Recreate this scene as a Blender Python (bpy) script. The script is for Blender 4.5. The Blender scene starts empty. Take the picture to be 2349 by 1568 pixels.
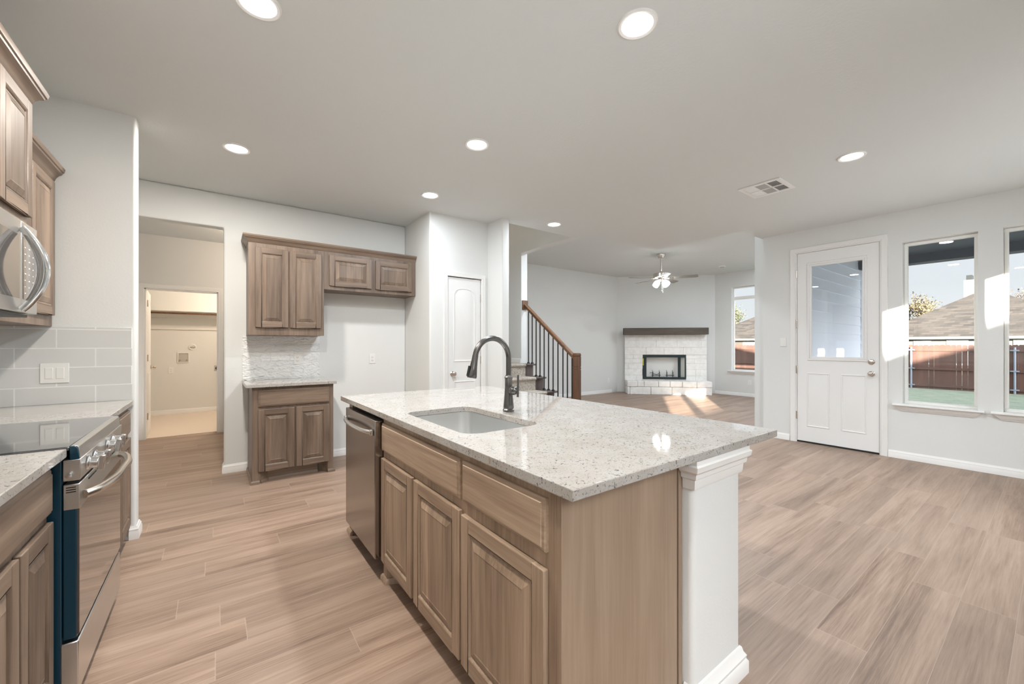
import bpy, bmesh, math, random
from mathutils import Vector, Matrix

PI = math.pi
SC = bpy.context.scene
COL = SC.collection
rng = random.Random(7)

# ------------------------------------------------------------------ camera
CAM_YAW = math.radians(36.33)
cam_data = bpy.data.cameras.new('camera')
cam_data.sensor_width = 36.0
cam_data.lens = 925.0 / 2349.0 * 36.0
cam_data.shift_y = 7.4 / 2349.0
cam_data.clip_start = 0.02
cam = bpy.data.objects.new('camera', cam_data)
COL.objects.link(cam)
cam.location = (0, 0, 1.27)
cam.rotation_euler = (PI / 2, 0, -CAM_YAW)
SC.camera = cam

# ------------------------------------------------------------------ colour management
SC.view_settings.view_transform = 'Standard'
SC.view_settings.look = 'None'
SC.view_settings.gamma = 1.0
SC.view_settings.use_curve_mapping = False
SC.view_settings.exposure = 0.55
SC.cycles.use_denoising = True
SC.cycles.max_bounces = 10
SC.cycles.diffuse_bounces = 6
SC.cycles.glossy_bounces = 5
SC.cycles.transparent_max_bounces = 12
SC.cycles.sample_clamp_indirect = 6.0
SC.cycles.caustics_refractive = False

# ------------------------------------------------------------------ world (late afternoon winter sky)
SKY_GLOW = 10.5
world = bpy.data.worlds.new('sky')
SC.world = world
world.use_nodes = True
wn = world.node_tree
for n in list(wn.nodes):
    wn.nodes.remove(n)
w_out = wn.nodes.new('ShaderNodeOutputWorld')
w_bg = wn.nodes.new('ShaderNodeBackground')
w_tc = wn.nodes.new('ShaderNodeTexCoord')
w_sep = wn.nodes.new('ShaderNodeSeparateXYZ')
w_ramp = wn.nodes.new('ShaderNodeValToRGB')
w_ramp.color_ramp.elements[0].position = 0.0
w_ramp.color_ramp.elements[0].color = (0.80, 0.83, 0.85, 1)
w_ramp.color_ramp.elements[1].position = 0.55
w_ramp.color_ramp.elements[1].color = (0.56, 0.68, 0.86, 1)
e = w_ramp.color_ramp.elements.new(0.16)
e.color = (0.74, 0.80, 0.85, 1)
wn.links.new(w_tc.outputs['Generated'], w_sep.inputs[0])
wn.links.new(w_sep.outputs['Z'], w_ramp.inputs[0])
# bright haze around the low sun, fading towards the far side of the sky
w_dot = wn.nodes.new('ShaderNodeVectorMath'); w_dot.operation = 'DOT_PRODUCT'
w_dot.inputs[1].default_value = Vector((-0.45, -1.0, 0.30)).normalized()
wn.links.new(w_tc.outputs['Generated'], w_dot.inputs[0])
w_max = wn.nodes.new('ShaderNodeMath'); w_max.operation = 'MAXIMUM'; w_max.inputs[1].default_value = 0.0
wn.links.new(w_dot.outputs['Value'], w_max.inputs[0])
w_pow = wn.nodes.new('ShaderNodeMath'); w_pow.operation = 'POWER'; w_pow.inputs[1].default_value = 2.4
wn.links.new(w_max.outputs[0], w_pow.inputs[0])
w_glow = wn.nodes.new('ShaderNodeVectorMath'); w_glow.operation = 'SCALE'
w_glow.inputs[0].default_value = (SKY_GLOW * 0.97, SKY_GLOW * 1.0, SKY_GLOW * 1.03)
wn.links.new(w_pow.outputs[0], w_glow.inputs['Scale'])
w_add = wn.nodes.new('ShaderNodeVectorMath'); w_add.operation = 'ADD'
wn.links.new(w_ramp.outputs[0], w_add.inputs[0])
wn.links.new(w_glow.outputs[0], w_add.inputs[1])
wn.links.new(w_add.outputs[0], w_bg.inputs['Color'])
w_bg.inputs['Strength'].default_value = 0.76
wn.links.new(w_bg.outputs[0], w_out.inputs[0])

# ------------------------------------------------------------------ sun (low, from behind the camera)
sun_data = bpy.data.lights.new('sun', 'SUN')
sun_data.energy = 31.0
sun_data.angle = math.radians(0.53)
sun_data.color = (1.0, 0.93, 0.82)
sun = bpy.data.objects.new('sun', sun_data)
COL.objects.link(sun)
sun.rotation_euler = Vector((1.376, 1.0, -0.36)).to_track_quat('-Z', 'Y').to_euler()
sun['label'] = 'low afternoon sun'
sun['category'] = 'sun'

CAN_POWER = 17.0
CAN_COLOR = (0.89, 0.985, 1.08)
AISLE_COLOR = (1.0, 0.945, 0.87)
WARM_COLOR = (1.0, 0.80, 0.62)

# ================================================================== helpers
class G:
    """tiny node-graph builder"""
    def __init__(self, mat):
        self.nt = mat.node_tree
        self.N = self.nt.nodes
        self.L = self.nt.links
    def node(self, t, **kw):
        n = self.N.new(t)
        for k, v in kw.items():
            setattr(n, k, v)
        return n
    def put(self, sock, v):
        if v is None:
            return
        if isinstance(v, bpy.types.NodeSocket):
            self.L.new(v, sock)
        else:
            if hasattr(sock.default_value, '__len__') and not isinstance(v, (tuple, list)):
                sock.default_value = (v, v, v) if len(sock.default_value) == 3 else (v, v, v, 1)
            elif hasattr(sock.default_value, '__len__') and len(sock.default_value) == 4 and len(v) == 3:
                sock.default_value = (*v, 1)
            else:
                sock.default_value = v
    def m(self, op, a, b=None, c=None):
        n = self.node('ShaderNodeMath', operation=op)
        for i, v in enumerate((a, b, c)):
            if v is not None:
                self.put(n.inputs[i], v)
        return n.outputs[0]
    def obj(self):
        return self.node('ShaderNodeTexCoord').outputs['Object']
    def rand(self):
        return self.node('ShaderNodeObjectInfo').outputs['Random']
    def xyz(self, v):
        n = self.node('ShaderNodeSeparateXYZ')
        self.put(n.inputs[0], v)
        return n.outputs
    def comb(self, x, y, z):
        n = self.node('ShaderNodeCombineXYZ')
        for i, v in enumerate((x, y, z)):
            self.put(n.inputs[i], v)
        return n.outputs[0]
    def noise(self, v, scale=5, detail=3, rough=0.55, dist=0.0):
        n = self.node('ShaderNodeTexNoise')
        self.put(n.inputs['Vector'], v)
        n.inputs['Scale'].default_value = scale
        n.inputs['Detail'].default_value = detail
        n.inputs['Roughness'].default_value = rough
        n.inputs['Distortion'].default_value = dist
        return n.outputs[0]
    def white(self, v):
        n = self.node('ShaderNodeTexWhiteNoise', noise_dimensions='3D')
        self.put(n.inputs['Vector'], v)
        return n.outputs['Value']
    def voro(self, v, scale, feature='F1'):
        n = self.node('ShaderNodeTexVoronoi', feature=feature)
        self.put(n.inputs['Vector'], v)
        n.inputs['Scale'].default_value = scale
        return n.outputs
    def vmul(self, v, s):
        n = self.node('ShaderNodeVectorMath', operation='MULTIPLY')
        self.put(n.inputs[0], v)
        n.inputs[1].default_value = s
        return n.outputs[0]
    def vadd(self, v, s):
        n = self.node('ShaderNodeVectorMath', operation='ADD')
        self.put(n.inputs[0], v)
        self.put(n.inputs[1], s)
        return n.outputs[0]
    def ramp(self, f, stops, interp='LINEAR'):
        n = self.node('ShaderNodeValToRGB')
        cr = n.color_ramp
        cr.interpolation = interp
        while len(cr.elements) < len(stops):
            cr.elements.new(0.5)
        for e_, (p, c) in zip(cr.elements, stops):
            e_.position = p
            e_.color = (*c, 1) if len(c) == 3 else c
        self.put(n.inputs[0], f)
        return n.outputs[0]
    def mix(self, f, a, b, blend='MIX'):
        n = self.node('ShaderNodeMix', data_type='RGBA', blend_type=blend)
        self.put(n.inputs[0], f)
        self.put(n.inputs[6], a)
        self.put(n.inputs[7], b)
        return n.outputs[2]
    def hsv(self, c, h=0.5, s=1.0, v=1.0):
        n = self.node('ShaderNodeHueSaturation')
        self.put(n.inputs['Color'], c)
        self.put(n.inputs['Hue'], h)
        self.put(n.inputs['Saturation'], s)
        self.put(n.inputs['Value'], v)
        return n.outputs[0]
    def bump(self, h, strength=0.3, dist=0.01):
        n = self.node('ShaderNodeBump')
        n.inputs['Strength'].default_value = strength
        n.inputs['Distance'].default_value = dist
        self.put(n.inputs['Height'], h)
        return n.outputs[0]


MATS = {}


def mat(name, color=(0.8, 0.8, 0.8), rough=0.5, metal=0.0, spec=None, fn=None, emit=None, estr=0.0, coat=0.0):
    m = bpy.data.materials.new(name)
    m.use_nodes = True
    b = m.node_tree.nodes['Principled BSDF']
    b.inputs['Base Color'].default_value = (*color, 1)
    b.inputs['Roughness'].default_value = rough
    b.inputs['Metallic'].default_value = metal
    if spec is not None:
        b.inputs['Specular IOR Level'].default_value = spec
    if coat:
        b.inputs['Coat Weight'].default_value = coat
        b.inputs['Coat Roughness'].default_value = 0.05
    if emit:
        b.inputs['Emission Color'].default_value = (*emit, 1)
        b.inputs['Emission Strength'].default_value = estr
    if fn:
        g = G(m)
        g.b = b
        fn(g)
    MATS[name] = m
    return m


def f_paint(scale, strength):
    def fn(g):
        v = g.obj()
        h = g.noise(v, scale, 3, 0.6)
        g.put(g.b.inputs['Normal'], g.bump(h, strength, 0.004))
    return fn


def f_wood(axis, dark, mid, light, staves=0.0, bump=0.12):
    """oak: grain along local axis (0=x, 1=y, 2=z)"""
    def fn(g):
        v = g.vadd(g.obj(), g.comb(g.m('MULTIPLY', g.rand(), 13.0), g.m('MULTIPLY', g.rand(), 7.0), g.m('MULTIPLY', g.rand(), 23.0)))
        s1 = [9.0] * 3; s1[axis] = 0.9
        s2 = [70.0] * 3; s2[axis] = 2.2
        n1 = g.noise(g.vmul(v, s1), 1.0, 4, 0.6, 0.6)
        n2 = g.noise(g.vmul(v, s2), 1.0, 3, 0.7)
        f = g.m('ADD', g.m('MULTIPLY', n1, 0.62), g.m('MULTIPLY', n2, 0.38))
        c = g.ramp(f, [(0.33, dark), (0.5, mid), (0.68, light)])
        val = g.m('ADD', 0.92, g.m('MULTIPLY', g.rand(), 0.16))
        if staves:
            o = g.xyz(g.obj())
            across = o[0] if axis != 0 else o[2]
            sid = g.m('FLOOR', g.m('ADD', g.m('DIVIDE', across, staves), g.m('MULTIPLY', g.rand(), 9.0)))
            wv = g.white(g.comb(sid, g.rand(), 0.3))
            val = g.m('ADD', g.m('SUBTRACT', val, 0.26), g.m('MULTIPLY', wv, 0.50))
        c = g.hsv(c, 0.5, 1.0, val)
        g.put(g.b.inputs['Base Color'], c)
        g.put(g.b.inputs['Normal'], g.bump(n2, bump, 0.002))
    return fn


def f_floor(g):
    p = g.xyz(g.obj())
    W, LEN = 0.178, 1.22
    yr = g.m('DIVIDE', g.m('ADD', p[1], 0.06), W)
    row = g.m('FLOOR', yr)
    fy = g.m('SUBTRACT', yr, row)
    off = g.white(g.comb(row, 3.1, 1.7))
    xr = g.m('ADD', g.m('DIVIDE', p[0], LEN), g.m('MULTIPLY', off, 5.0))
    colx = g.m('FLOOR', xr)
    fx = g.m('SUBTRACT', xr, colx)
    pid = g.white(g.comb(row, colx, 9.3))
    pid2 = g.white(g.comb(colx, row, 4.2))
    shift = g.comb(g.m('MULTIPLY', pid, 37.0), g.m('MULTIPLY', pid2, 53.0), 0.0)
    v = g.vadd(g.obj(), shift)
    n1 = g.noise(g.vmul(v, (0.75, 11.0, 1.0)), 1.0, 4, 0.6, 0.5)
    n2 = g.noise(g.vmul(v, (3.0, 95.0, 1.0)), 1.0, 3, 0.75)
    n3 = g.noise(g.vmul(v, (0.5, 3.2, 1.0)), 1.0, 2, 0.5)
    f = g.m('ADD', g.m('ADD', g.m('MULTIPLY', n1, 0.44), g.m('MULTIPLY', n2, 0.36)), g.m('MULTIPLY', n3, 0.20))
    c = g.ramp(f, [(0.37, (0.135, 0.083, 0.057)), (0.46, (0.25, 0.168, 0.119)), (0.54, (0.328, 0.228, 0.168)), (0.65, (0.405, 0.293, 0.222))])
    c = g.hsv(c, 0.5, 1.0, g.m('ADD', 0.92, g.m('MULTIPLY', pid, 0.16)))
    c = g.mix(g.m('MULTIPLY', pid2, 0.30), c, (0.300, 0.222, 0.172))
    sy = g.m('LESS_THAN', g.m('MINIMUM', fy, g.m('SUBTRACT', 1.0, fy)), 0.006)
    sx = g.m('LESS_THAN', g.m('MINIMUM', fx, g.m('SUBTRACT', 1.0, fx)), 0.0013)
    seam = g.m('MAXIMUM', sy, sx)
    c = g.mix(g.m('MULTIPLY', seam, 0.5), c, (0.45, 0.35, 0.28))
    g.put(g.b.inputs['Base Color'], c)
    g.put(g.b.inputs['Roughness'], g.m('ADD', 0.36, g.m('MULTIPLY', n2, 0.2)))
    h = g.m('SUBTRACT', g.m('MULTIPLY', n2, 0.6), g.m('MULTIPLY', seam, 0.7))
    g.put(g.b.inputs['Normal'], g.bump(h, 0.22, 0.002))


def f_granite(g):
    v = g.obj()
    base = g.noise(v, 9.0, 4, 0.6)
    c = g.ramp(base, [(0.3, (0.375, 0.345, 0.31)), (0.5, (0.415, 0.387, 0.355)), (0.7, (0.45, 0.43, 0.405))])
    grain = g.noise(v, 150.0, 3, 0.7)
    c = g.mix(g.ramp(grain, [(0.36, (0.55, 0.55, 0.55)), (0.47, (0, 0, 0))]), c, (0.30, 0.275, 0.25))
    sp = g.noise(g.vadd(v, (3.3, 1.2, 5.0)), 88.0, 2, 0.55, 0.8)
    c = g.mix(g.m('MULTIPLY', g.ramp(sp, [(0.635, (0, 0, 0)), (0.655, (1, 1, 1))]), 0.85), c, (0.085, 0.083, 0.09))
    sp2 = g.noise(g.vadd(v, (7.3, 4.2, 1.0)), 140.0, 2, 0.5)
    c = g.mix(g.m('MULTIPLY', g.ramp(sp2, [(0.64, (0, 0, 0)), (0.67, (1, 1, 1))]), 0.7), c, (0.19, 0.175, 0.17))
    br = g.noise(g.vadd(v, (1.3, 9.2, 2.0)), 55.0, 2, 0.5)
    c = g.mix(g.m('MULTIPLY', g.ramp(br, [(0.66, (0, 0, 0)), (0.69, (1, 1, 1))]), 0.5), c, (0.30, 0.20, 0.16))
    g.put(g.b.inputs['Base Color'], c)


def f_tile(bw, bh, mortar, c1, c2, cm, z0, wave=0.0, x0=0.0, axis=0):
    def fn(g):
        p = g.xyz(g.obj())
        n = g.node('ShaderNodeTexBrick')
        n.offset = 0.5
        g.put(n.inputs['Vector'], g.comb(g.m('ADD', p[axis], x0), g.m('SUBTRACT', p[2], z0), 0.0))
        n.inputs['Scale'].default_value = 1.0
        n.inputs['Brick Width'].default_value = bw
        n.inputs['Row Height'].default_value = bh
        n.inputs['Mortar Size'].default_value = mortar
        n.inputs['Mortar Smooth'].default_value = 0.1
        n.inputs['Color1'].default_value = (*c1, 1)
        n.inputs['Color2'].default_value = (*c2, 1)
        n.inputs['Mortar'].default_value = (*cm, 1)
        g.put(g.b.inputs['Base Color'], n.outputs['Color'])
        h = g.m('MULTIPLY', n.outputs['Fac'], -1.0)
        if wave:
            w = g.noise(g.vmul(g.obj(), (16.0, 16.0, 30.0)), 1.0, 2, 0.5, 1.0)
            h = g.m('ADD', h, g.m('MULTIPLY', w, wave))
        g.put(g.b.inputs['Normal'], g.bump(h, 0.5 if not wave else 1.0, 0.002 if not wave else 0.022))
        g.put(g.b.inputs['Roughness'], g.m('ADD', 0.10, g.m('MULTIPLY', n.outputs['Fac'], 0.6)))
    return fn


def f_brushed(axis, base, r=0.27):
    def fn(g):
        s = [90.0] * 3; s[axis] = 1.2
        n = g.noise(g.vmul(g.obj(), s), 1.0, 2, 0.6)
        g.put(g.b.inputs['Roughness'], g.m('ADD', r - 0.02, g.m('MULTIPLY', n, 0.04)))
    return fn


def f_carpet(g):
    n = g.noise(g.obj(), 120.0, 3, 0.7)
    n2 = g.noise(g.obj(), 35.0, 2, 0.6)
    f = g.m('ADD', g.m('MULTIPLY', n, 0.6), g.m('MULTIPLY', n2, 0.4))
    g.put(g.b.inputs['Base Color'], g.ramp(f, [(0.36, (0.25, 0.21, 0.17)), (0.5, (0.44, 0.39, 0.33)), (0.64, (0.62, 0.56, 0.49))]))
    g.put(g.b.inputs['Normal'], g.bump(n, 0.8, 0.006))


def f_stone(g):
    n = g.noise(g.obj(), 9.0, 4, 0.65)
    n2 = g.noise(g.obj(), 45.0, 3, 0.6)
    g.put(g.b.inputs['Base Color'], g.ramp(n, [(0.3, (0.76, 0.745, 0.715)), (0.55, (0.85, 0.84, 0.815)), (0.75, (0.89, 0.885, 0.865))]))
    g.put(g.b.inputs['Normal'], g.bump(g.m('ADD', n, g.m('MULTIPLY', n2, 0.5)), 0.6, 0.012))


def f_fence(g):
    p = g.obj()
    n = g.noise(g.vmul(p, (4.0, 4.0, 0.5)), 1.0, 3, 0.6)
    pid = g.white(g.comb(g.m('FLOOR', g.m('DIVIDE', g.xyz(p)[1], 0.143)), 0.0, 2.0))
    c = g.ramp(n, [(0.3, (0.065, 0.027, 0.018)), (0.7, (0.10, 0.043, 0.027))])
    g.put(g.b.inputs['Base Color'], g.hsv(c, 0.5, 0.9, g.m('ADD', 0.85, g.m('MULTIPLY', pid, 0.3))))


def f_shingle(g):
    p = g.xyz(g.obj())
    n = g.node('ShaderNodeTexBrick')
    g.put(n.inputs['Vector'], g.comb(g.m('ADD', p[1], g.m('MULTIPLY', p[0], 0.3)), p[2], 0.0))
    n.inputs['Scale'].default_value = 1.0
    n.inputs['Brick Width'].default_value = 0.45
    n.inputs['Row Height'].default_value = 0.11
    n.inputs['Mortar Size'].default_value = 0.006
    n.inputs['Bias'].default_value = 0.0
    n.inputs['Color1'].default_value = (0.020, 0.0168, 0.0142, 1)
    n.inputs['Color2'].default_value = (0.052, 0.0435, 0.0365, 1)
    n.inputs['Mortar'].default_value = (0.012, 0.010, 0.0085, 1)
    g.put(g.b.inputs['Base Color'], n.outputs['Color'])


def f_grass(g):
    n = g.noise(g.obj(), 3.0, 5, 0.7)
    n2 = g.noise(g.obj(), 40.0, 3, 0.7)
    f = g.m('ADD', g.m('MULTIPLY', n, 0.5), g.m('MULTIPLY', n2, 0.5))
    g.put(g.b.inputs['Base Color'], g.ramp(f, [(0.35, (0.12, 0.16, 0.11)), (0.6, (0.24, 0.27, 0.20))]))
    g.put(g.b.inputs['Normal'], g.bump(n2, 0.6, 0.03))


mat('wall_paint', (0.715, 0.718, 0.700), 0.65, spec=0.3, fn=f_paint(95, 0.16))
mat('ceiling_paint', (0.685, 0.702, 0.690), 0.8, spec=0.2, fn=f_paint(60, 0.3))
mat('trim_paint', (0.80, 0.79, 0.77), 0.35, spec=0.4)
mat('door_paint', (0.79, 0.785, 0.77), 0.38, spec=0.4)
mat('vinyl_white', (0.82, 0.81, 0.77), 0.4)
mat('floor_planks', rough=0.42, fn=f_floor)
mat('laundry_vinyl', (0.70, 0.60, 0.50), 0.4, fn=f_paint(20, 0.05))
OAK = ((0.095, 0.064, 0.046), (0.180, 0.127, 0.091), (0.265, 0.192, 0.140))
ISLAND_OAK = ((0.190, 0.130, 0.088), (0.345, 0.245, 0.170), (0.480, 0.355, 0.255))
mat('oak_vertical', rough=0.42, fn=f_wood(2, *OAK))
mat('oak_horizontal', rough=0.42, fn=f_wood(0, *OAK))
mat('oak_staved', rough=0.42, fn=f_wood(2, *OAK, staves=0.075))
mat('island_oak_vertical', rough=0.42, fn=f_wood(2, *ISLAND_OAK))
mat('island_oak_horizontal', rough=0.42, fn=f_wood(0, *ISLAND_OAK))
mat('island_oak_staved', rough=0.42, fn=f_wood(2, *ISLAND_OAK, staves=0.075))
mat('oak_crown', rough=0.42, fn=f_wood(0, *OAK))
mat('oak_crown_y', rough=0.42, fn=f_wood(1, *OAK))
mat('oak_sheet', rough=0.42, fn=f_wood(2, (0.24, 0.165, 0.112), (0.305, 0.218, 0.152), (0.36, 0.265, 0.19), bump=0.05))
mat('oak_reveal', (0.07, 0.042, 0.025), 0.6)
mat('stair_wood', rough=0.35, fn=f_wood(2, (0.055, 0.027, 0.015), (0.13, 0.062, 0.032), (0.22, 0.115, 0.062)))
mat('rail_wood', rough=0.3, fn=f_wood(1, (0.07, 0.03, 0.014), (0.155, 0.072, 0.034), (0.24, 0.125, 0.062)))
mat('tread_wood', rough=0.4, fn=f_wood(2, (0.045, 0.032, 0.03), (0.095, 0.072, 0.068), (0.16, 0.13, 0.12)))
mat('mantel_wood', rough=0.6, fn=f_wood(0, (0.04, 0.03, 0.022), (0.075, 0.058, 0.042), (0.13, 0.10, 0.075)))
mat('granite', rough=0.04, spec=0.5, fn=f_granite)
mat('steel', (0.68, 0.67, 0.655), 0.28, 1.0)
mat('steel_dark', (0.36, 0.33, 0.31), 0.2, 1.0, fn=f_brushed(0, None, 0.2))
mat('steel_bright', (0.74, 0.74, 0.74), 0.14, 1.0)
mat('steel_sink', (0.80, 0.80, 0.79), 0.30, 1.0, fn=f_brushed(2, None, 0.30))
mat('nickel', (0.62, 0.57, 0.51), 0.24, 1.0)
mat('faucet_metal', (0.17, 0.165, 0.16), 0.27, 1.0)
mat('navy_enamel', (0.004, 0.036, 0.062), 0.2, spec=0.5)
mat('black_glass', (0.012, 0.014, 0.016), 0.04, spec=0.9, coat=1.0)
mat('oven_glass', (0.06, 0.045, 0.04), 0.05, spec=1.0, coat=1.0)
mat('microwave_glass', (0.33, 0.31, 0.30), 0.06, 0.85)
def f_keypad(g):
    p = g.xyz(g.obj())
    u = g.m('DIVIDE', g.m('SUBTRACT', p[0], 0.600), 0.047)
    v = g.m('DIVIDE', g.m('SUBTRACT', p[2], 0.085), 0.028)
    fu = g.m('FRACT', u); fv = g.m('FRACT', v)
    wv = g.white(g.comb(g.m('FLOOR', u), g.m('FLOOR', v), 1.0))
    a = g.m('LESS_THAN', fu, g.m('ADD', 0.15, g.m('MULTIPLY', wv, 0.25)))
    b = g.m('LESS_THAN', fv, 0.16)
    inx = g.m('MULTIPLY', g.m('GREATER_THAN', u, 0.0), g.m('LESS_THAN', u, 3.0))
    inz = g.m('MULTIPLY', g.m('GREATER_THAN', v, 0.0), g.m('LESS_THAN', v, 8.0))
    k = g.m('MULTIPLY', g.m('MULTIPLY', a, b), g.m('MULTIPLY', inx, inz))
    g.put(g.b.inputs['Base Color'], g.mix(k, (0.33, 0.31, 0.30), (0.75, 0.74, 0.72)))
    g.put(g.b.inputs['Metallic'], g.m('SUBTRACT', 0.85, g.m('MULTIPLY', k, 0.85)))


mat('keypad_print', (0.33, 0.31, 0.30), 0.06, 0.85, fn=f_keypad)
mat('black_metal', (0.02, 0.024, 0.024), 0.4, 0.3)
mat('firebox_black', (0.018, 0.03, 0.032), 0.35, 0.2)
mat('firebrick', (0.70, 0.71, 0.68), 0.7, fn=f_paint(30, 0.1))
mat('iron', (0.016, 0.016, 0.017), 0.5, 0.2)
mat('dark_slot', (0.012, 0.012, 0.012), 0.7)
mat('tile_gray', rough=0.12, fn=f_tile(0.333, 0.1165, 0.0035, (0.62, 0.62, 0.605), (0.66, 0.66, 0.645), (0.78, 0.78, 0.76), 0.914 - 0.012, x0=0.107 + 0.333, axis=0))
mat('tile_gray_side', rough=0.12, fn=f_tile(0.333, 0.1165, 0.0035, (0.62, 0.62, 0.605), (0.66, 0.66, 0.645), (0.78, 0.78, 0.76), 0.914 - 0.012, axis=1))
mat('tile_white', rough=0.08, fn=f_tile(0.31, 0.088, 0.003, (0.78, 0.78, 0.77), (0.85, 0.85, 0.84), (0.78, 0.77, 0.75), 0.93, wave=0.95))
mat('carpet', rough=0.95, fn=f_carpet)
mat('stone_white', rough=0.85, fn=f_stone)
mat('mortar', (0.62, 0.60, 0.56), 0.9)
mat('plastic_white', (0.80, 0.79, 0.76), 0.35)
mat('fan_blade', (0.25, 0.23, 0.205), 0.5)
mat('vent_gray', (0.42, 0.42, 0.41), 0.6)
mat('vent_shadow', (0.16, 0.16, 0.16), 0.8)
mat('plastic_gray', (0.45, 0.43, 0.40), 0.5)
mat('lamp_lens', (1, 1, 1), 0.4, emit=(1.0, 0.96, 0.90), estr=7.0)
mat('frosted_glow', (1, 1, 1), 0.4, emit=(1.0, 0.93, 0.84), estr=5.0)
mat('fan_shade_glow', (1, 1, 1), 0.4, emit=(0.95, 0.985, 1.0), estr=12.0)
mat('yellow_tag', (0.65, 0.62, 0.02), 0.5)
mat('siding_paint', (0.70, 0.73, 0.80), 0.7, fn=f_paint(40, 0.1))
mat('shaded_beam', (0.035, 0.045, 0.06), 0.6)  # dark navy puts the porch shade into the colour
mat('concrete', (0.70, 0.69, 0.67), 0.9, fn=f_paint(12, 0.2))
mat('fence_wood', rough=0.85, fn=f_fence)
mat('galvanized', (0.22, 0.25, 0.30), 0.5, 0.2)
mat('lawn', rough=0.95, fn=f_grass)
mat('shingles', rough=0.95, fn=f_shingle)
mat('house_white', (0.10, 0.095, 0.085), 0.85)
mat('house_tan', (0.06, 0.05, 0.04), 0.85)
mat('window_dark', (0.10, 0.12, 0.14), 0.1)
mat('bark', (0.08, 0.065, 0.055), 0.9)
mat('leaf', (0.12, 0.095, 0.045), 0.8)
mat('leaf_green', (0.085, 0.10, 0.05), 0.8)

# thin clear glass: lets light through, mirrors a little
gm = bpy.data.materials.new('clear_glass')
gm.use_nodes = True
g_ = G(gm)
for n in list(g_.N):
    if n.type != 'OUTPUT_MATERIAL':
        g_.N.remove(n)
go = [n for n in g_.N if n.type == 'OUTPUT_MATERIAL'][0]
tr = g_.node('ShaderNodeBsdfTransparent')
tr.inputs[0].default_value = (0.985, 0.99, 0.99, 1)
gl = g_.node('ShaderNodeBsdfGlossy')
gl.inputs['Roughness'].default_value = 0.0
lw = g_.node('ShaderNodeLayerWeight')
lw.inputs['Blend'].default_value = 0.5
fr_fac = g_.m('ADD', 0.04, g_.m('MULTIPLY', 0.80, g_.m('POWER', lw.outputs['Facing'], 4.0)))
mx = g_.node('ShaderNodeMixShader')
g_.L.new(fr_fac, mx.inputs[0])
g_.L.new(tr.outputs[0], mx.inputs[1])
g_.L.new(gl.outputs[0], mx.inputs[2])
g_.L.new(mx.outputs[0], go.inputs[0])
MATS['clear_glass'] = gm


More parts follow.
